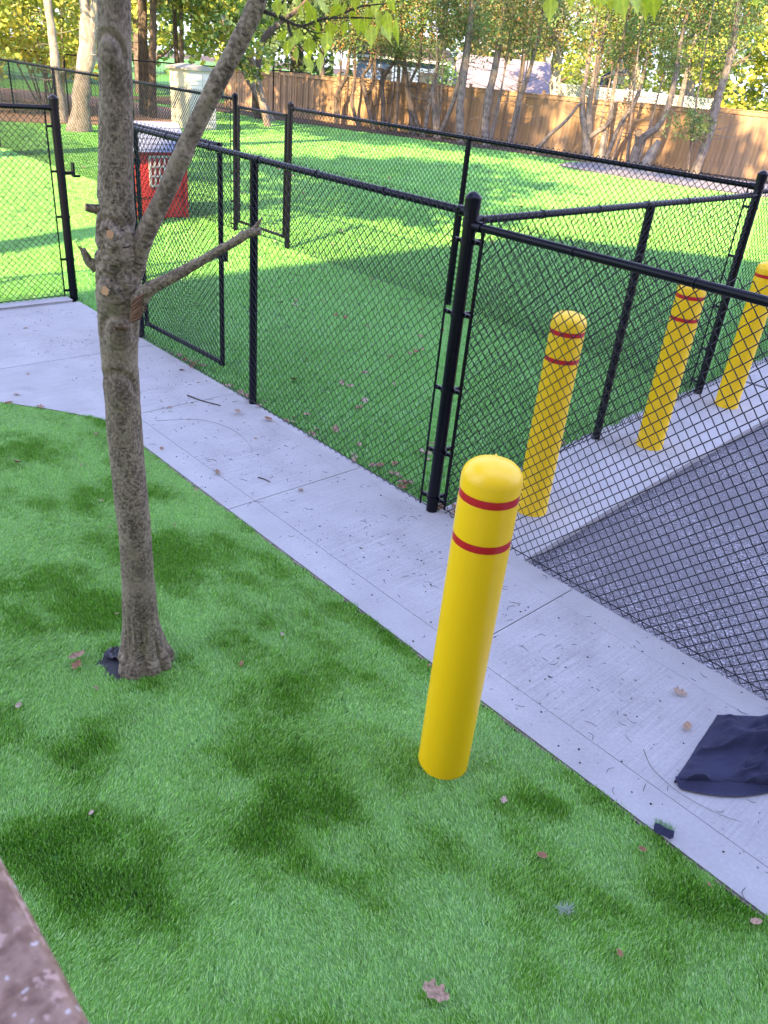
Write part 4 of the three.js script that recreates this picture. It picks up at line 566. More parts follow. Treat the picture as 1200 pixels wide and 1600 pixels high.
const GREENS = { mid: [[0.109, 0.203, 0.039], [0.145, 0.257, 0.046], [0.080, 0.155, 0.033], [0.203, 0.284, 0.052]], lime: [[0.362, 0.459, 0.058], [0.464, 0.513, 0.065], [0.246, 0.351, 0.046], [0.580, 0.540, 0.078]], dark: [[0.043, 0.088, 0.023], [0.065, 0.121, 0.026], [0.087, 0.149, 0.036]], cedar: [[0.14, 0.27, 0.06], [0.19, 0.33, 0.08], [0.11, 0.21, 0.05], [0.28, 0.34, 0.08]], olive: [[0.217, 0.230, 0.078], [0.290, 0.284, 0.091], [0.160, 0.176, 0.065], [0.406, 0.324, 0.104]] };
function twigs(base, n, len, r) {      // thin bare side shoots off a stem
  const out = []; for (let k = 0; k < n; k++) { const t = rr(0.2, 0.98) * (base.length - 1), i = Math.min(base.length - 2, Math.floor(t)), f = t - i, p = base[i].map((v, q) => mix(v, base[i + 1][q], f)); const a = rnd() * 6.28, l = len * rr(0.4, 1), up = rr(-0.25, 0.55); const x = Math.cos(a), z = Math.sin(a); out.push(limb([[p[0], p[1], p[2], r], [p[0] + x * l * 0.5, p[1] + up * l * 0.4, p[2] + z * l * 0.5, r * 0.7], [p[0] + x * l, p[1] + up * l + rr(-0.1, 0.1), p[2] + z * l, r * 0.3]], 4, 5)); } return out;
}
const tb = (k) => (p, d) => 0.16 * 0.1 * fbm(p.x * 3 + k, p.y * 1.2, p.z * 3, 2) * 3;
function stemTree(name, label, stems, mat, crown, group, extra) {
  const t = top(name, label, 'tree', group);
  const gs = []; stems.forEach((s, i) => { gs.push(limb(s, 10, 28, (p, d) => 0.25 * s[0][3] * fbm(p.x * 5, p.y * 2, p.z * 5, 2) * 2)); gs.push(...twigs(s, extra?.twigs ?? 14, extra?.len ?? 1.1, 0.012)); });
  mesh('trunk', merge(gs), mat, t); if (crown) mesh('crown', crown, M.foliage, t); return t;
}
const TR = {
t1:[[-3.72,-0.00,-38.08,0.097],[-3.79,1.12,-38.11,0.096],[-3.41,1.87,-37.93,0.081],[-3.36,2.33,-37.90,0.067],[-3.26,3.37,-37.86,0.066],[-3.30,4.61,-37.87,0.052],[-3.36,5.89,-37.91,0.038]],
t2:[[-2.71,-0.00,-37.59,0.082],[-3.10,0.99,-37.78,0.082],[-3.04,1.81,-37.75,0.067],[-3.12,2.95,-37.79,0.053],[-3.19,4.62,-37.82,0.052],[-3.23,5.90,-37.84,0.038]],
t3:[[-2.05,-0.00,-37.28,0.109],[-2.53,1.34,-37.51,0.094],[-2.69,1.94,-37.58,0.067],[-2.42,2.41,-37.45,0.066],[-2.32,3.17,-37.41,0.052],[-2.29,4.67,-37.39,0.038]],
t3b:[[-2.50,1.32,-37.49,0.067],[-2.29,1.53,-37.39,0.067],[-2.25,3.01,-37.37,0.052],[-2.30,4.23,-37.40,0.038],[-2.38,5.51,-37.44,0.038]],
t4:[[-1.69,0.00,-37.10,0.109],[-1.72,0.97,-37.12,0.094],[-1.81,1.93,-37.16,0.079],[-1.30,2.84,-36.92,0.065],[-1.30,4.72,-36.92,0.050],[-1.31,5.76,-36.92,0.037]],
t5:[[-1.13,0.00,-36.84,0.094],[-1.16,1.38,-36.85,0.079],[-1.22,3.09,-36.88,0.064],[-1.25,4.72,-36.89,0.050],[-1.31,5.76,-36.92,0.037]],
t6:[[-0.32,0.00,-36.44,0.120],[-0.62,1.09,-36.59,0.105],[-0.87,2.01,-36.71,0.104],[-1.06,3.11,-36.80,0.090],[-1.23,4.72,-36.88,0.075],[-1.33,5.97,-36.93,0.049]],
t7:[[0.01,0.00,-36.29,0.080],[-0.50,1.01,-36.53,0.079],[-0.69,1.78,-36.62,0.065],[-0.40,2.74,-36.48,0.051],[-0.50,4.76,-36.53,0.050],[-0.51,5.79,-36.54,0.037]],
t8:[[0.09,0.00,-36.25,0.093],[0.20,1.36,-36.20,0.078],[0.36,2.80,-36.12,0.063],[0.39,4.81,-36.11,0.061],[0.40,5.83,-36.10,0.048]],
t9:[[0.59,-0.00,-36.01,0.119],[0.44,0.85,-36.08,0.104],[0.28,1.71,-36.16,0.090],[0.41,3.22,-36.10,0.075],[0.48,4.81,-36.06,0.061],[0.50,5.83,-36.05,0.048]],
t10:[[0.70,0.00,-35.96,0.092],[1.17,1.62,-35.73,0.089],[1.34,3.14,-35.65,0.075],[1.37,4.86,-35.64,0.060],[1.39,5.87,-35.62,0.048]],
t11:[[1.57,0.00,-35.10,0.154],[1.39,1.32,-35.18,0.139],[1.41,2.49,-35.17,0.124],[1.44,4.84,-35.16,0.095],[1.44,6.02,-35.16,0.070]],
t12:[[2.55,0.00,-34.74,0.165],[2.41,1.33,-34.80,0.150],[2.53,2.91,-34.75,0.134],[2.57,4.90,-34.73,0.094],[2.57,6.07,-34.73,0.069]],
t13:[[3.46,0.00,-34.63,0.102],[3.58,1.53,-34.57,0.099],[3.81,2.70,-34.47,0.085],[3.95,4.40,-34.40,0.070],[3.97,5.00,-34.39,0.058],[3.94,6.15,-34.40,0.046]],
t14:[[4.31,-0.00,-33.34,0.073],[4.80,0.73,-33.10,0.072],[5.23,1.21,-32.90,0.059],[5.63,1.89,-32.70,0.047]],
t15:[[6.25,-0.00,-32.63,0.192],[6.02,0.93,-32.74,0.142],[5.75,1.75,-32.87,0.106],[5.68,2.91,-32.90,0.081],[5.62,4.86,-32.93,0.067],[5.50,6.14,-32.98,0.044]],
t15b:[[6.14,0.88,-32.68,0.118],[5.97,1.98,-32.76,0.093],[5.98,3.79,-32.75,0.079],[6.04,4.82,-32.73,0.066],[5.94,5.98,-32.78,0.043]],
t15c:[[6.20,0.80,-32.65,0.095],[6.73,1.37,-32.39,0.093],[6.67,2.19,-32.43,0.080],[6.64,4.54,-32.44,0.055],[6.56,5.82,-32.48,0.043]],
t16:[[6.71,0.00,-32.52,0.108],[6.66,1.08,-32.54,0.094]],
t17:[[6.89,0.00,-32.43,0.083],[7.14,1.35,-32.31,0.081],[7.46,2.13,-32.16,0.068],[7.53,3.60,-32.12,0.055],[7.42,5.15,-32.18,0.043],[7.31,6.04,-32.23,0.032]],
t18:[[7.75,0.00,-31.80,0.152],[7.83,0.88,-31.76,0.138],[8.36,1.50,-31.50,0.113],[8.48,2.71,-31.45,0.099],[8.38,3.96,-31.50,0.076],[8.40,5.19,-31.48,0.063],[8.37,6.06,-31.50,0.042]],
t19:[[8.18,-0.00,-31.81,0.199],[8.34,0.51,-31.74,0.174],[8.48,0.95,-31.67,0.115]],
t20:[[9.81,-0.00,-31.03,0.160],[9.94,1.27,-30.96,0.145],[9.93,2.32,-30.97,0.131],[9.96,4.16,-30.96,0.095],[9.81,5.27,-31.03,0.073],[9.76,6.13,-31.05,0.051]],
};
{
  const ext = (s) => { const l = s[s.length - 1]; return l[1] > 4 ? [...s, [l[0] + rr(-0.3, 0.3), l[1] + 2.5, l[2] + rr(-0.3, 0.3), l[3] * 0.4]] : s; };
  const crownFor = (list, n, low = 3.2) => crownGeo(list.map((s) => { const i = s[s.length - 2], x = i[0], z = i[2]; return [x + rr(-0.3, 0.3), low + 2.4 + rr(-0.2, 0.5), z + rr(-0.4, 0.5), 1.05, 2.3, 1.0]; }), n, 0.1, [...GREENS.cedar, ...GREENS.cedar, [0.42, 0.23, 0.06]], { clump: 0.3, droop: 0.3, width: 0.3 });
  const defs = [
    [['t1', 't2'], 'M', 'slender cedar with a kinked stem, first along the wooden fence from its shaded end'], [['t3', 't3b'], 'M', 'forked cedar with two bowed stems in front of the wooden fence'], [['t4', 't5'], 'M', 'cedar with two close stems one of which bends sharply aside before the blue house'],
    [['t6', 't7'], 'M', 'cedar with a straight stem and a crooked one leaning out at its foot'], [['t8', 't9'], 'M', 'cedar with a slim stem curving up beside a low slanting one'], [['t10', 't11'], 'M', 'stout cedar with a second stem slanting away low down'], [['t12'], 'M', 'single stout cedar trunk with a pale sunlit foot at the wooden fence'], [['t13'], 'M', 'thin cedar leaning along the wooden fence next to a stout trunk'],
    [['t15', 't15b', 't15c'], 'M', 'many stemmed grey cedar spreading from one thick foot at the concrete pad'], [['t17'], 'M', 'thin crooked cedar arching up behind a pale cut stump'], [['t18'], 'M', 'cedar with a swept bend and a sawn off stub near its foot'], [['t20'], 'M', 'straight leaning trunk standing clear near the end of the concrete pad']];
  defs.forEach(([keys, , label], i) => {
    const st = keys.map((k) => ext(TR[k])); const pale = i >= 4; { const b = st[0][0]; for (let q = 0; q < 2; q++) { const dx = rr(-0.55, 0.55), w = rr(-0.5, 0.5); st.push([[b[0] + dx * 0.4, 0, b[2] + dx * 0.2, 0.042], [b[0] + dx * 0.7, 1.1, b[2] + dx * 0.3, 0.034], [b[0] + dx + w * 0.4, 2.6, b[2] + 0.1, 0.028], [b[0] + dx * 1.2 + w, 5.2, b[2] + rr(-0.3, 0.3), 0.018], [b[0] + dx + w, 7.5, b[2], 0.006]]); } }
    stemTree('cedar_tree', label, st, pale ? M.barkGrey : M.barkDark, crownFor(st.slice(0, keys.length), 4400 + 1300 * keys.length, pale ? 2.75 : 2.3), 'cedars along the wooden fence', { twigs: 30, len: 1.1 });
  });
  const saw = scene.children.find((o) => o.userData.label?.includes('sawn off stub')); { const s = mesh('sawn_stub', limb([[7.8, 0.75, -31.75, 0.14], [7.68, 1.1, -31.6, 0.12], [7.64, 1.2, -31.55, 0.11]], 14, 10, null, false), M.barkGrey, saw); const f = new THREE.CircleGeometry(0.115, 16); f.applyQuaternion(new THREE.Quaternion().setFromUnitVectors(V(0, 0, 1), V(-0.1, 0.3, 1).normalize())); f.translate(7.64, 1.14, -31.43); mesh('cut_face', f, M.cutWood, s); }
  topMesh('tree_stump', limb(TR.t16, 12, 10, (p) => 0.02 * n3(p.x * 9, p.y * 9, p.z * 9)), M.barkPale, 'pale upright cut stump beside the many stemmed cedar', 'stump');
  topMesh('tree_stump', limb(TR.t19, 14, 14, (p) => 0.05 * n3(p.x * 7, p.y * 5, p.z * 7)), M.barkPale, 'broad ragged stump leaning beside the cedar with the sawn stub', 'stump');
  topMesh('fallen_limb', limb(TR.t14, 8, 16), M.barkGrey, 'reddish bare limb slanting up against the wooden fence', 'limb');
  // low spray of green on the wooden fence
  const t = top('cedar_sapling', 'small drooping green cedar spray in front of the wooden fence boards', 'sapling'); mesh('trunk', limb([[9.5, 0, -31, 0.03], [9.4, 0.9, -30.9, 0.02], [9.1, 1.7, -30.7, 0.008]], 6, 10), M.barkDark, t);
  mesh('crown', crownGeo([[9.0, 1.55, -30.6, 0.75, 0.45, 0.4], [9.35, 1.75, -30.7, 0.5, 0.3, 0.4]], 900, 0.09, GREENS.lime.map((c) => [c[0] * 0.55, c[1] * 0.7, c[2]]), { droop: 0.4, width: 0.35, clump: 0.4 }), M.foliage, t);
}
function bigTree(name, label, x, z, h, r, trunkR, mat, blobs, n, size, cols, group, lean = [0, 0]) {
  const t = top(name, label, 'tree', group), tr = [[x, -0.1, z, trunkR * 1.25], [x + lean[0] * 0.3, h * 0.3, z + lean[1] * 0.3, trunkR], [x + lean[0] * 0.7, h * 0.65, z + lean[1] * 0.7, trunkR * 0.7], [x + lean[0], h, z + lean[1], trunkR * 0.2]];
  const gs = [limb(tr, 14, 30, (p) => 0.1 * trunkR * n3(p.x * 4, p.y * 2, p.z * 4) * 2)];
  for (const b of blobs) { const y = Math.min(h * 0.8, Math.max(1, b[1] - b[4])); const f = y / h; gs.push(limb([[x + lean[0] * f, y, z + lean[1] * f, trunkR * 0.4], [mix(x, b[0], 0.6), mix(y, b[1], 0.7), mix(z, b[2], 0.6), trunkR * 0.25], [b[0], b[1] + b[4] * 0.4, b[2], trunkR * 0.06]], 7, 10)); }
  mesh('trunk', merge(gs), mat, t); mesh('crown', crownGeo(blobs, n, size, cols), M.foliage, t); return t;
}
const around = (x, y, z, R, H, n) => { const o = []; for (let k = 0; k < n; k++) { const a = rnd() * 6.28, q = Math.sqrt(rnd()); o.push([x + Math.cos(a) * R * q, y + rr(-0.5, 0.5) * H, z + Math.sin(a) * R * q, R * rr(0.4, 0.6), H * rr(0.22, 0.34), R * rr(0.4, 0.6)]); } return o; };
{
  // a belt of trees beyond the wooden fence
  const belt = [[-26, -47, 'lime'], [-20, -52, 'mid'], [-15, -47, 'lime'], [-11.5, -53, 'mid'], [-7, -48, 'dark'], [-3, -60, 'mid'], [2.5, -61, 'olive'], [7.5, -62, 'lime'], [11, -56, 'mid'], [15.5, -50, 'lime'], [20, -46, 'lime'], [25, -50, 'mid'], [31, -44, 'olive'], [-5.2, -44.5, 'mid'], [8.2, -44.5, 'lime'], [12.2, -43.5, 'lime'], [16.2, -42, 'lime'], [4.6, -45, 'olive']];
  const adj = { lime: 'yellow green', mid: 'mid green', dark: 'deep green', olive: 'olive' };
  const spots = ['behind the shrubs at the far corner', 'rising behind the leaf littered bed', 'near the dark tree cluster', 'behind the pale shed', 'at the shaded end of the wooden fence', 'behind the blue house', 'above the roof next to the blue house', 'behind the lattice screen', 'behind the basketball hoop', 'with mottled bark beyond the lattice screen', 'filling the gap at the end of the wooden fence', 'beyond the leaning trunk', 'farthest past the end of the wooden fence', 'close behind the wooden fence before the blue house', 'close behind the wooden fence next to the hoop', 'close behind the wooden fence before the lattice screen', 'close behind the wooden fence past the lattice screen', 'close behind the wooden fence before the shingle roof'];
  belt.forEach(([x, z, k], i) => bigTree('background_tree', `${adj[k]} tree ${spots[i]}`, x, z, i > 12 ? 6.8 : rr(10, 13), 3.5, i > 12 ? 0.12 : 0.32, i % 3 ? M.barkDark : M.barkGrey, i > 12 ? around(x, 5.2, z, 1.9, 3.4, 7) : [...around(x, 3.4, z, 3.4, 4.5, 5), ...around(x, 8, z, 3.8, 7, 9)], i > 12 ? 3600 : 9500, i > 12 ? 0.16 : 0.23, GREENS[k], 'trees beyond the wooden fence'));
  // far wood: one mass closing the view
  const fb = []; for (let k = 0; k < 46; k++) { const x = -80 + k * 3.6; fb.push([x, rr(3, 7), -78 + rr(-5, 5) - Math.abs(x) * 0.05, 4.5, rr(4, 6), 4]); }
  topMesh('far_wood', crownGeo(fb, 26000, 0.55, [...GREENS.mid, ...GREENS.dark]), M.foliage, 'dense far wood closing the view behind the houses', 'wood', null, 'stuff');
  // shrubs and trees on the left behind the back fence
  const sh = [[-14.2, -27.5, 1.9], [-16.5, -29.5, 2.4], [-12.2, -29.5, 1.8], [-18.5, -33, 2.6], [-14.5, -33.5, 2.6]];
  const w = ['tall yellow green shrub standing nearest the long back fence', 'broad yellow green shrub on the leaf littered bed', 'loose yellow green shrub beside the slender pale trunk', 'wide shrub at the far edge of the leaf littered bed', 'dense shrub behind the leaf littered bed'];
  sh.forEach(([x, z, r], i) => { const t = top('shrub', w[i], 'shrub', 'shrubs behind the back fence'); const g = []; for (let k = 0; k < 7; k++) { const a = rnd() * 6.28; g.push(limb([[x + Math.cos(a) * 0.3, 0, z + Math.sin(a) * 0.3, 0.035], [x + Math.cos(a) * r * 0.4, 1.6, z + Math.sin(a) * r * 0.4, 0.025], [x + Math.cos(a) * r * 0.7, 3.4, z + Math.sin(a) * r * 0.7, 0.008]], 5, 10)); } g.forEach((q) => mesh('stem', q, M.barkGrey, t)); mesh('crown', crownGeo([[x, 3.2, z, r, 1.7, r], [x - 0.5, 4.6, z, r * 0.9, 1.5, r], [x + 0.6, 1.9, z, r * 0.8, 0.9, r * 0.8]], 5200, 0.14, GREENS.lime), M.foliage, t); });
  stemTree('pale_tree', 'large pale barked forked trunk behind the back fence', [[[-9.95, -0.1, -25, 0.36], [-9.8, 0.7, -25, 0.26], [-9.66, 1.42, -25, 0.23], [-9.42, 2.37, -25, 0.22], [-9.46, 3.27, -25, 0.15], [-9.7, 5.5, -25, 0.15], [-9.9, 9, -25, 0.06]], [[-9.4, 2.2, -25, 0.15], [-9.15, 3.3, -25, 0.12], [-8.6, 6, -25, 0.12], [-8, 9, -25, 0.05]]], M.barkPale, crownGeo(around(-9, 8, -25.5, 3, 5, 8), 4200, 0.16, GREENS.lime), 'trunks behind the back fence', { twigs: 6 });
  stemTree('pale_tree', 'slender pale trunk beside the large forked trunk', [[[-11.18, -0.1, -27, 0.15], [-11.26, 1.27, -27, 0.13], [-11.26, 2.27, -27, 0.12], [-11.3, 3.3, -27, 0.11], [-11.5, 7, -27, 0.05]]], M.barkPale, crownGeo(around(-11.4, 6, -27, 2, 4, 5), 2600, 0.15, GREENS.lime), 'trunks behind the back fence');
  const cl = [[-10.61, -10.47, 0.09], [-10.28, -10.15, 0.11], [-9.94, -9.64, 0.14], [-9.22, -9.23, 0.09], [-8.92, -8.86, 0.08], [-10.9, -11.1, 0.08]];
  const cw = ['dark trunk second in the cluster beside the shed', 'dark straight trunk in the middle of the cluster beside the shed', 'thickest dark trunk of the cluster beside the shed', 'dark trunk rising just behind the shed roof', 'slim dark trunk farther behind the shed roof', 'outermost dark trunk of the cluster, away from the shed'];
  cl.forEach(([a, b, r], i) => stemTree('dark_tree', cw[i], [[[a, -0.1, -33 + (i % 3) * 0.5, r * 1.2], [a * 0.6 + b * 0.4, 1.8, -33 + (i % 3) * 0.5, r], [b, 3.8, -33 + (i % 3) * 0.5, r * 0.85], [b + rr(-0.4, 0.4), 9, -33, r * 0.3]]], M.barkDark, crownGeo(around(b, 6.5, -33, 1.6, 4, 4), 1500, 0.16, i % 2 ? GREENS.mid : GREENS.olive), 'dark trunks beside the shed', { twigs: 10 }));
  stemTree('maple_tree', 'bright green maple reaching over the shed roof', [[[-5.9, -0.1, -33.5, 0.14], [-6.4, 1.8, -33.4, 0.12], [-6.9, 3.2, -33, 0.07], [-7.4, 4.6, -32.6, 0.03]]], M.barkGrey, crownGeo([[-7.2, 3.2, -32.6, 1.5, 0.9, 1.2], [-8.2, 4.3, -32.4, 1.7, 0.9, 1.2], [-6.6, 2.3, -33, 0.9, 0.6, 0.9], [-9.4, 4.6, -31, 1.3, 0.6, 1]], 4200, 0.16, [...GREENS.lime, [0.14, 0.27, 0.05], [0.1, 0.22, 0.06]]), 'trees by the shed');
  stemTree('twisted_tree', 'dark twisted trunk arching at the shaded end of the wooden fence', [[[-6.9, -0.1, -37, 0.22], [-6.99, 0.34, -37, 0.19], [-7.05, 1.33, -37, 0.16], [-6.95, 2.26, -37, 0.14], [-6.75, 2.95, -37, 0.13], [-6.24, 3.44, -37, 0.11], [-5.29, 4.18, -37, 0.08], [-4, 5.6, -37, 0.04]]], M.barkDark, crownGeo(around(-5.6, 5.6, -37, 2.2, 2.6, 6), 3000, 0.15, GREENS.mid), 'trees by the shed');
  stemTree('twisted_tree', 'pale trunk slanting low beside the dark twisted trunk', [[[-6.3, -0.1, -36.6, 0.18], [-6.72, 0.65, -36.6, 0.17], [-7.45, 1.76, -36.6, 0.15], [-7.98, 2.63, -36.6, 0.13], [-8.6, 4.2, -36.6, 0.1], [-9, 6.5, -36.6, 0.04]]], M.barkGrey, crownGeo(around(-8.4, 6, -36.6, 2, 3, 5), 2600, 0.15, GREENS.mid), 'trees by the shed');
  // two tall trees outside the picture that dapple the back lawn
  bigTree('shade_tree', 'tall spreading tree beside the building that dapples the back lawn', -8.2, -3.4, 13, 5, 0.3, M.barkGrey, around(-6.2, 11.2, -4.6, 4.2, 4.6, 9), 5600, 0.34, GREENS.mid, 'shade trees', [1.4, -0.6]);
  bigTree('shade_tree', 'very tall tree beyond the gate fence that dapples the wooden fence', -11.5, -14, 17, 6, 0.36, M.barkGrey, [...around(-4.5, 14.5, -16.5, 6, 4.5, 12), ...around(-10, 14, -14, 4, 4, 5)], 6600, 0.32, GREENS.mid, 'shade trees', [3.5, -1.2]);
  bigTree('shade_tree', 'very tall tree past the parking area that dapples the lawn corner', 13, -12, 17, 5, 0.36, M.barkGrey, [...around(7.5, 14.5, -15.5, 5, 4.5, 9), ...around(11, 14, -13, 4, 4, 5)], 4800, 0.32, GREENS.mid, 'shade trees', [-2.5, -1.6]);
}
// ---------------------------------------------------------------- houses, shed, playhouse and the rest behind the fence
{
  const siding = (c) => std({ map: tex(64, 256, (u, v) => { const k = (v * 8) % 1, s = 0.92 + 0.12 * n3(u * 4, v * 30, 2); return c.map((q) => q * s * (k < 0.08 ? 0.72 : 1)); }, true, 0.6, 0.55), bumpMap: tex(16, 256, (u, v) => grey((v * 8) % 1), false, 0.6, 0.55), bumpScale: 0.015, roughness: 0.7 });
  const roofM = (c) => std({ map: tex(256, 256, (u, v) => { const s = 0.8 + 0.5 * tileN(u, v, 20, (x, y) => n3(x, y * 2, 3)); return c.map((q) => q * s); }, true, 0.5), roughness: 0.95 });
  const white = std({ color: lin(0.6, 0.6, 0.58), roughness: 0.6 }), pane = std({ color: lin(0.05, 0.06, 0.07), roughness: 0.1 }), blue = siding([0.17, 0.26, 0.45]);
  const h = top('house', 'low pale blue sided house with small windows behind the wooden fence', 'house'); h.position.set(-1.5, 0, -48); h.rotation.y = -0.08;
  mesh('wall', boxG(4.6, 2.75, 5, 0, 1.37, -2.5), blue, h);
  const gable = new THREE.Shape([[-2.7, 0], [2.7, 0], [2.2, 0.7], [-2.2, 0.7]].map((p) => new THREE.Vector2(...p))); const rg = new THREE.ExtrudeGeometry(gable, { depth: 5.6, bevelEnabled: false }); rg.translate(0, 2.75, -5.3); const rf = mesh('roof', rg, roofM([0.12, 0.11, 0.11]), h); mesh('fascia', boxG(5.4, 0.12, 0.04, 0, 2.78, 0.33), white, rf);
  for (const [x, y, w, hh] of [[-0.7, 1.98, 0.44, 0.42], [1.42, 2.0, 0.6, 0.44], [0.35, 2.0, 0.35, 0.4]]) { const m = mesh('window', merge([boxG(w + 0.12, 0.06, 0.06, 0, hh / 2 + 0.03, 0), boxG(w + 0.12, 0.06, 0.06, 0, -hh / 2 - 0.03, 0), boxG(0.06, hh, 0.058, w / 2 + 0.03, 0, 0), boxG(0.06, hh, 0.058, -w / 2 - 0.03, 0, 0)]), std({ color: lin(0.03, 0.03, 0.035), roughness: 0.5 }), h); m.position.set(x, y, 0.02); mesh('pane', boxG(w, hh, 0.02, 0, 0, 0.0), pane, m); }
  const s = top('house', 'house with a broad lavender grey shingle roof next to the blue house', 'house'); s.position.set(4.2, 0, -50); s.rotation.y = -0.1;
  mesh('wall', boxG(5.4, 1.6, 5, 0, 0.8, -3), siding([0.5, 0.48, 0.46]), s);
  { const g = new THREE.BufferGeometry(); const a = [-2.9, 1.5, -0.2], b = [2.9, 1.5, -0.2], c = [2.9, 3.4, -3.2], d = [-2.9, 3.4, -3.2], e = [-2.9, 1.5, -6.2], f = [2.9, 1.5, -6.2]; const t = (...q) => q.flat(); g.setAttribute('position', new THREE.Float32BufferAttribute([...t(a, b, c, a, c, d), ...t(d, c, f, d, f, e), ...t(a, d, e), ...t(b, f, c), ...t(a, e, f, a, f, b)], 3)); g.setAttribute('uv', new THREE.Float32BufferAttribute([0, 0, 5.8, 0, 5.8, 3.5, 0, 0, 5.8, 3.5, 0, 3.5, 0, 0, 5.8, 0, 5.8, 3.5, 0, 0, 5.8, 3.5, 0, 3.5, ...Array(24).fill(0)], 2)); g.computeVertexNormals(); mesh('roof', g, roofM([0.26, 0.235, 0.27]), s); }
  // lattice screen
  const l = top('lattice_screen', 'white lattice screen above the wooden fence by the basketball hoop', 'screen'); l.position.set(10.2, 0, -45); l.rotation.y = -0.3;
  for (let k = 0; k < 3; k++) { const x = -3.9 + k * 2.6, lat = []; for (let q = -8; q < 30; q++) { const x0 = q * 0.13; for (const sg of [1, -1]) { const a = V(sg > 0 ? x0 : 2.5 - x0, 1.35, sg * 0.006), b = V(a.x + sg * 1.0, 2.35, sg * 0.006); const lo = Math.max(0, Math.min(1, sg > 0 ? (0 - a.x) : (a.x - 2.5))), hi = Math.max(0, Math.min(1, sg > 0 ? 2.5 - a.x : a.x)); if (hi > lo) lat.push(cylBetween(a.clone().lerp(b, lo), a.clone().lerp(b, hi), 0.022, 4)); } }
    const p = mesh('lattice_panel', merge(lat), white, l); p.position.x = x; mesh('panel_frame', merge([boxG(2.6, 0.07, 0.06, 1.3, 2.38, 0), boxG(2.6, 0.07, 0.06, 1.3, 1.32, 0), boxG(0.08, 2.4, 0.07, -0.03, 1.2, 0)]), white, p); mesh('lower_panel', boxG(2.5, 1.24, 0.03, 1.28, 0.66, 0), white, p); }
  // basketball hoop
  const b = top('basketball_hoop', 'basketball hoop with white backboard, red rim and blue pole beyond the fence', 'hoop'); b.position.set(8.95, 0, -47);
  mesh('pole', merge([cylBetween(V(0, 0, 0), V(0, 2.9, 0), 0.06, 10), cylBetween(V(0, 2.9, 0), V(0.6, 3.3, 0.35), 0.045, 8)]), std({ color: lin(0.02, 0.06, 0.25), roughness: 0.4 }), b);
  const bd = mesh('backboard', boxG(0.95, 0.68, 0.04, 0.85, 3.35, 0.4), white, b); mesh('target_frame', merge([boxG(0.4, 0.04, 0.01, 0.85, 3.45, 0.426), boxG(0.4, 0.04, 0.01, 0.85, 3.15, 0.426), boxG(0.04, 0.26, 0.01, 0.67, 3.3, 0.426), boxG(0.04, 0.26, 0.01, 1.03, 3.3, 0.426)]), std({ color: lin(0.05, 0.05, 0.05) }), bd);
  mesh('rim', new THREE.TorusGeometry(0.22, 0.02, 6, 20).rotateX(Math.PI / 2).translate(0.85, 3.05, 0.65), std({ color: lin(0.6, 0.03, 0.02), roughness: 0.4 }), b);
  { const net = []; for (let k = 0; k < 12; k++) { const a = k / 12 * 6.283, c = (k + 0.5) / 12 * 6.283, c2 = (k - 0.5) / 12 * 6.283, p = (q, r, y) => V(0.85 + Math.cos(q) * r, y, 0.65 + Math.sin(q) * r); for (const e of [c, c2]) { net.push(cylBetween(p(a, 0.22, 3.05), p(e, 0.16, 2.85), 0.008, 4)); net.push(cylBetween(p(e, 0.16, 2.85), p(a, 0.13, 2.65), 0.008, 4)); } } mesh('net', merge(net), white, b); }
  // pale trunks beyond the fence
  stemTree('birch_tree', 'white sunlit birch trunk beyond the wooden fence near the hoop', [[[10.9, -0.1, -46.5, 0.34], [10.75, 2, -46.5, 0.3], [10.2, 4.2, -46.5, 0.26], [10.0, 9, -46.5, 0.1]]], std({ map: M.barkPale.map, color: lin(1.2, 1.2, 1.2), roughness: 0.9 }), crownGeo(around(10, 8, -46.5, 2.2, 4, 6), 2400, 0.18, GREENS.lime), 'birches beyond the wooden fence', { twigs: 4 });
  stemTree('birch_tree', 'mottled birch trunk beyond the lattice screen', [[[13.4, -0.1, -46, 0.34], [13.3, 2, -46, 0.3], [12.9, 5, -46, 0.25], [12.9, 9, -46, 0.1]]], M.barkPale, crownGeo(around(12.9, 8, -46, 2.2, 4, 6), 2400, 0.18, GREENS.cedar), 'birches beyond the wooden fence', { twigs: 6 });
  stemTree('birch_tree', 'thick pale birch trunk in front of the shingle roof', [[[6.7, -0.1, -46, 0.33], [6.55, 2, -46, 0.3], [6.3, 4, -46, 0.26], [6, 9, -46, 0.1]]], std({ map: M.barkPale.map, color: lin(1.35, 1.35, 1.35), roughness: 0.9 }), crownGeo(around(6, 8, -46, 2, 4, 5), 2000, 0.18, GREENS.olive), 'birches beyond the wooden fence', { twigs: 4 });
  const bs = top('shrub', 'green bush between the two houses behind the wooden fence', 'shrub', 'shrubs by the houses'); mesh('trunk', limb([[0.85, 0, -45, 0.05], [0.9, 1.4, -45, 0.02]], 6, 5), M.barkDark, bs); mesh('crown', crownGeo([[0.9, 1.9, -45, 0.75, 0.95, 0.7]], 1100, 0.13, [[0.1, 0.24, 0.05], [0.14, 0.3, 0.06], [0.08, 0.18, 0.04]]), M.foliage, bs);

  // resin shed
  const sd = top('shed', 'cream resin shed with louvred double doors and a grey roof by the trees', 'shed'); const cream = std({ color: lin(0.62, 0.6, 0.47), roughness: 0.55 }), cream2 = std({ color: lin(0.66, 0.65, 0.58), roughness: 0.55 });
  sd.position.set(-7.74, 0, -28.95); sd.rotation.y = Math.atan2(0.73, 0.68);           // local +x along the door front, local -z behind
  mesh('wall', boxG(1.06, 1.76, 1.1, 0.53, 0.88, -0.55), cream, sd);
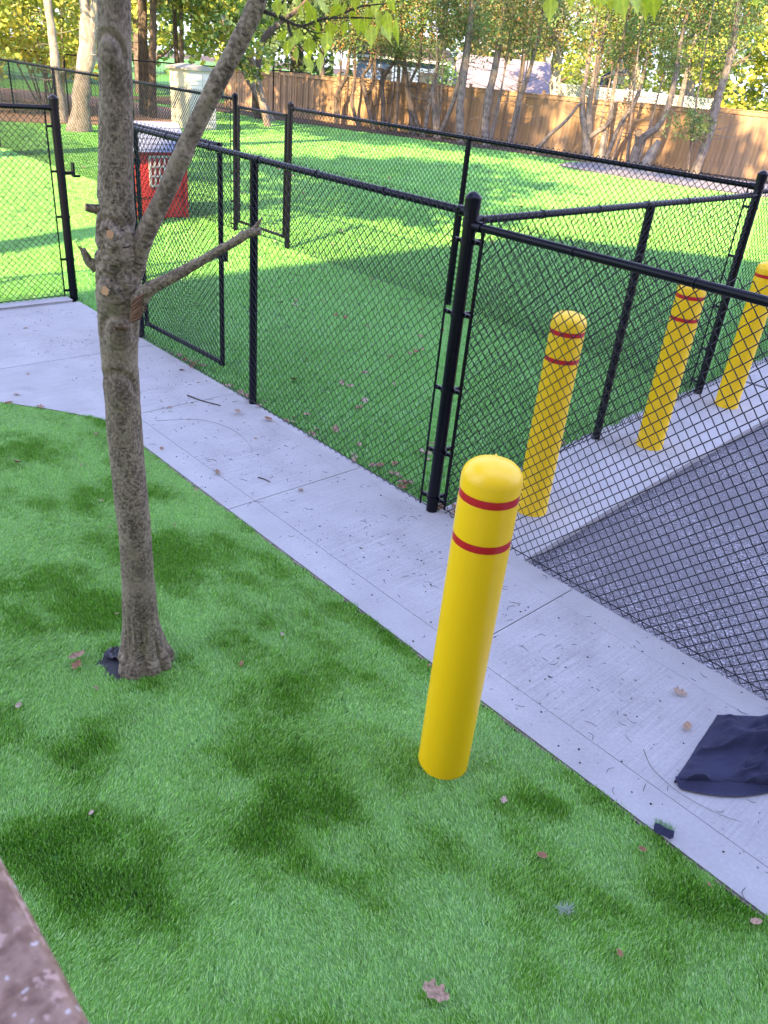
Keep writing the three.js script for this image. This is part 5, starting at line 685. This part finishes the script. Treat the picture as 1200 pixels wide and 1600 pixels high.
  for (let k = 0; k < 2; k++) { const d = mesh('door', boxG(0.49, 1.62, 0.035, 0.285 + k * 0.505, 0.87, 0.018, 0.006), cream2, sd); for (let q = 0; q < 11; q++) mesh('louvre', boxG(0.4, 0.075, 0.02, 0.285 + k * 0.505, 0.24 + q * 0.125, 0.042, 0.006), cream2, d); mesh('handle', boxG(0.02, 0.16, 0.03, 0.5 + k * 0.07, 0.85, 0.05), std({ color: lin(0.1, 0.1, 0.1) }), d); }
  for (let q = 0; q < 11; q++) mesh('side_panel', boxG(0.02, 0.1, 0.9, -0.008, 0.24 + q * 0.135, -0.55, 0.005), cream, sd);
  { const g = new THREE.ExtrudeGeometry(new THREE.Shape([[-0.12, 0], [1.18, 0], [1.18, 0.05], [0.53, 0.16], [-0.12, 0.05]].map((p) => new THREE.Vector2(...p))), { depth: 1.3, bevelEnabled: false }); g.translate(0, 1.76, -1.2); mesh('roof', g, std({ color: lin(0.3, 0.29, 0.27), roughness: 0.7 }), sd); }

  // playhouse
  const ph = top('playhouse', 'red plastic playhouse with a blue grey roof and white lattice window inside the run', 'playhouse'); const red = std({ color: lin(0.62, 0.035, 0.03), roughness: 0.42 }), roofP = std({ color: lin(0.24, 0.28, 0.4), roughness: 0.45 });
  const [px, pz] = AB(-12.14, 5.85); ph.position.set(px, 0, pz); ph.rotation.y = Math.PI / 4;           // local +x along b
  mesh('wall', boxG(1.1, 1.0, 0.56, 0.55, 0.5, -0.28, 0.02), red, ph);
  for (const x of [0.04, 1.06]) mesh('corner_post', boxG(0.07, 1.02, 0.05, x, 0.51, 0.012, 0.01), x < 0.5 ? white : red, ph);
  { const w = mesh('window', merge([boxG(0.36, 0.03, 0.03, 0.62, 0.92, 0.015), boxG(0.36, 0.03, 0.03, 0.62, 0.5, 0.015), boxG(0.03, 0.42, 0.028, 0.455, 0.71, 0.015), boxG(0.03, 0.42, 0.028, 0.785, 0.71, 0.015)]), white, ph); for (let k = 1; k < 4; k++) mesh('muntin', boxG(0.022, 0.4, 0.024, 0.455 + k * 0.0825, 0.71, 0.014), white, w); for (let k = 1; k < 3; k++) mesh('muntin', boxG(0.32, 0.022, 0.022, 0.62, 0.5 + k * 0.14, 0.016), white, w); }
  mesh('door_groove', boxG(1.0, 0.02, 0.02, 0.56, 0.34, 0.008), std({ color: lin(0.45, 0.02, 0.02) }), ph);
  { const g = new THREE.ExtrudeGeometry(new THREE.Shape([[-0.09, 0], [0.65, 0], [0.42, 0.36], [0.3, 0.36]].map((p) => new THREE.Vector2(...p))), { depth: 1.16, bevelEnabled: true, bevelSize: 0.012, bevelThickness: 0.012 }); g.rotateY(Math.PI / 2); g.translate(-0.03, 1.0, 0); const r = mesh('roof', g, roofP, ph); for (let k = 0; k < 5; k++) mesh('shingle_row', cylBetween(V(-0.03, 1.03 + k * 0.068, 0.072 - k * 0.0735), V(1.13, 1.03 + k * 0.068, 0.072 - k * 0.0735), 0.014, 6), roofP, r); }
  // tall boundary fence of thin black bars behind the trees
  const bf = top('boundary_fence', 'thin black wire boundary fence behind the shed and the dark trunks', 'fence'); const bx = [[-22, -27.5], [-13.4, -28.5], [-11.74, -28.9], [-8.75, -31.6], [-6.5, -38], [-5.1, -39.4]];
  for (let k = 0; k < bx.length - 1; k++) { const a = V(bx[k][0], 0, bx[k][1]), b = V(bx[k + 1][0], 0, bx[k + 1][1]); mesh('post', cylBetween(a, a.clone().setY(2.05), 0.03, 8), M.vinylPost, bf); mesh('top_rail', cylBetween(a.clone().setY(1.85), b.clone().setY(1.85), 0.022, 8), M.vinylPost, bf); const n = Math.round(a.distanceTo(b) / 0.12), wr = []; for (let q = 1; q < n; q++) { const p = a.clone().lerp(b, q / n); wr.push(cylBetween(p.clone().setY(0.05), p.clone().setY(1.85), 0.0035, 4)); } mesh('wire_panel', merge(wr), M.vinyl, bf); }
}
shade(scene);
renderer.render(scene, camera);
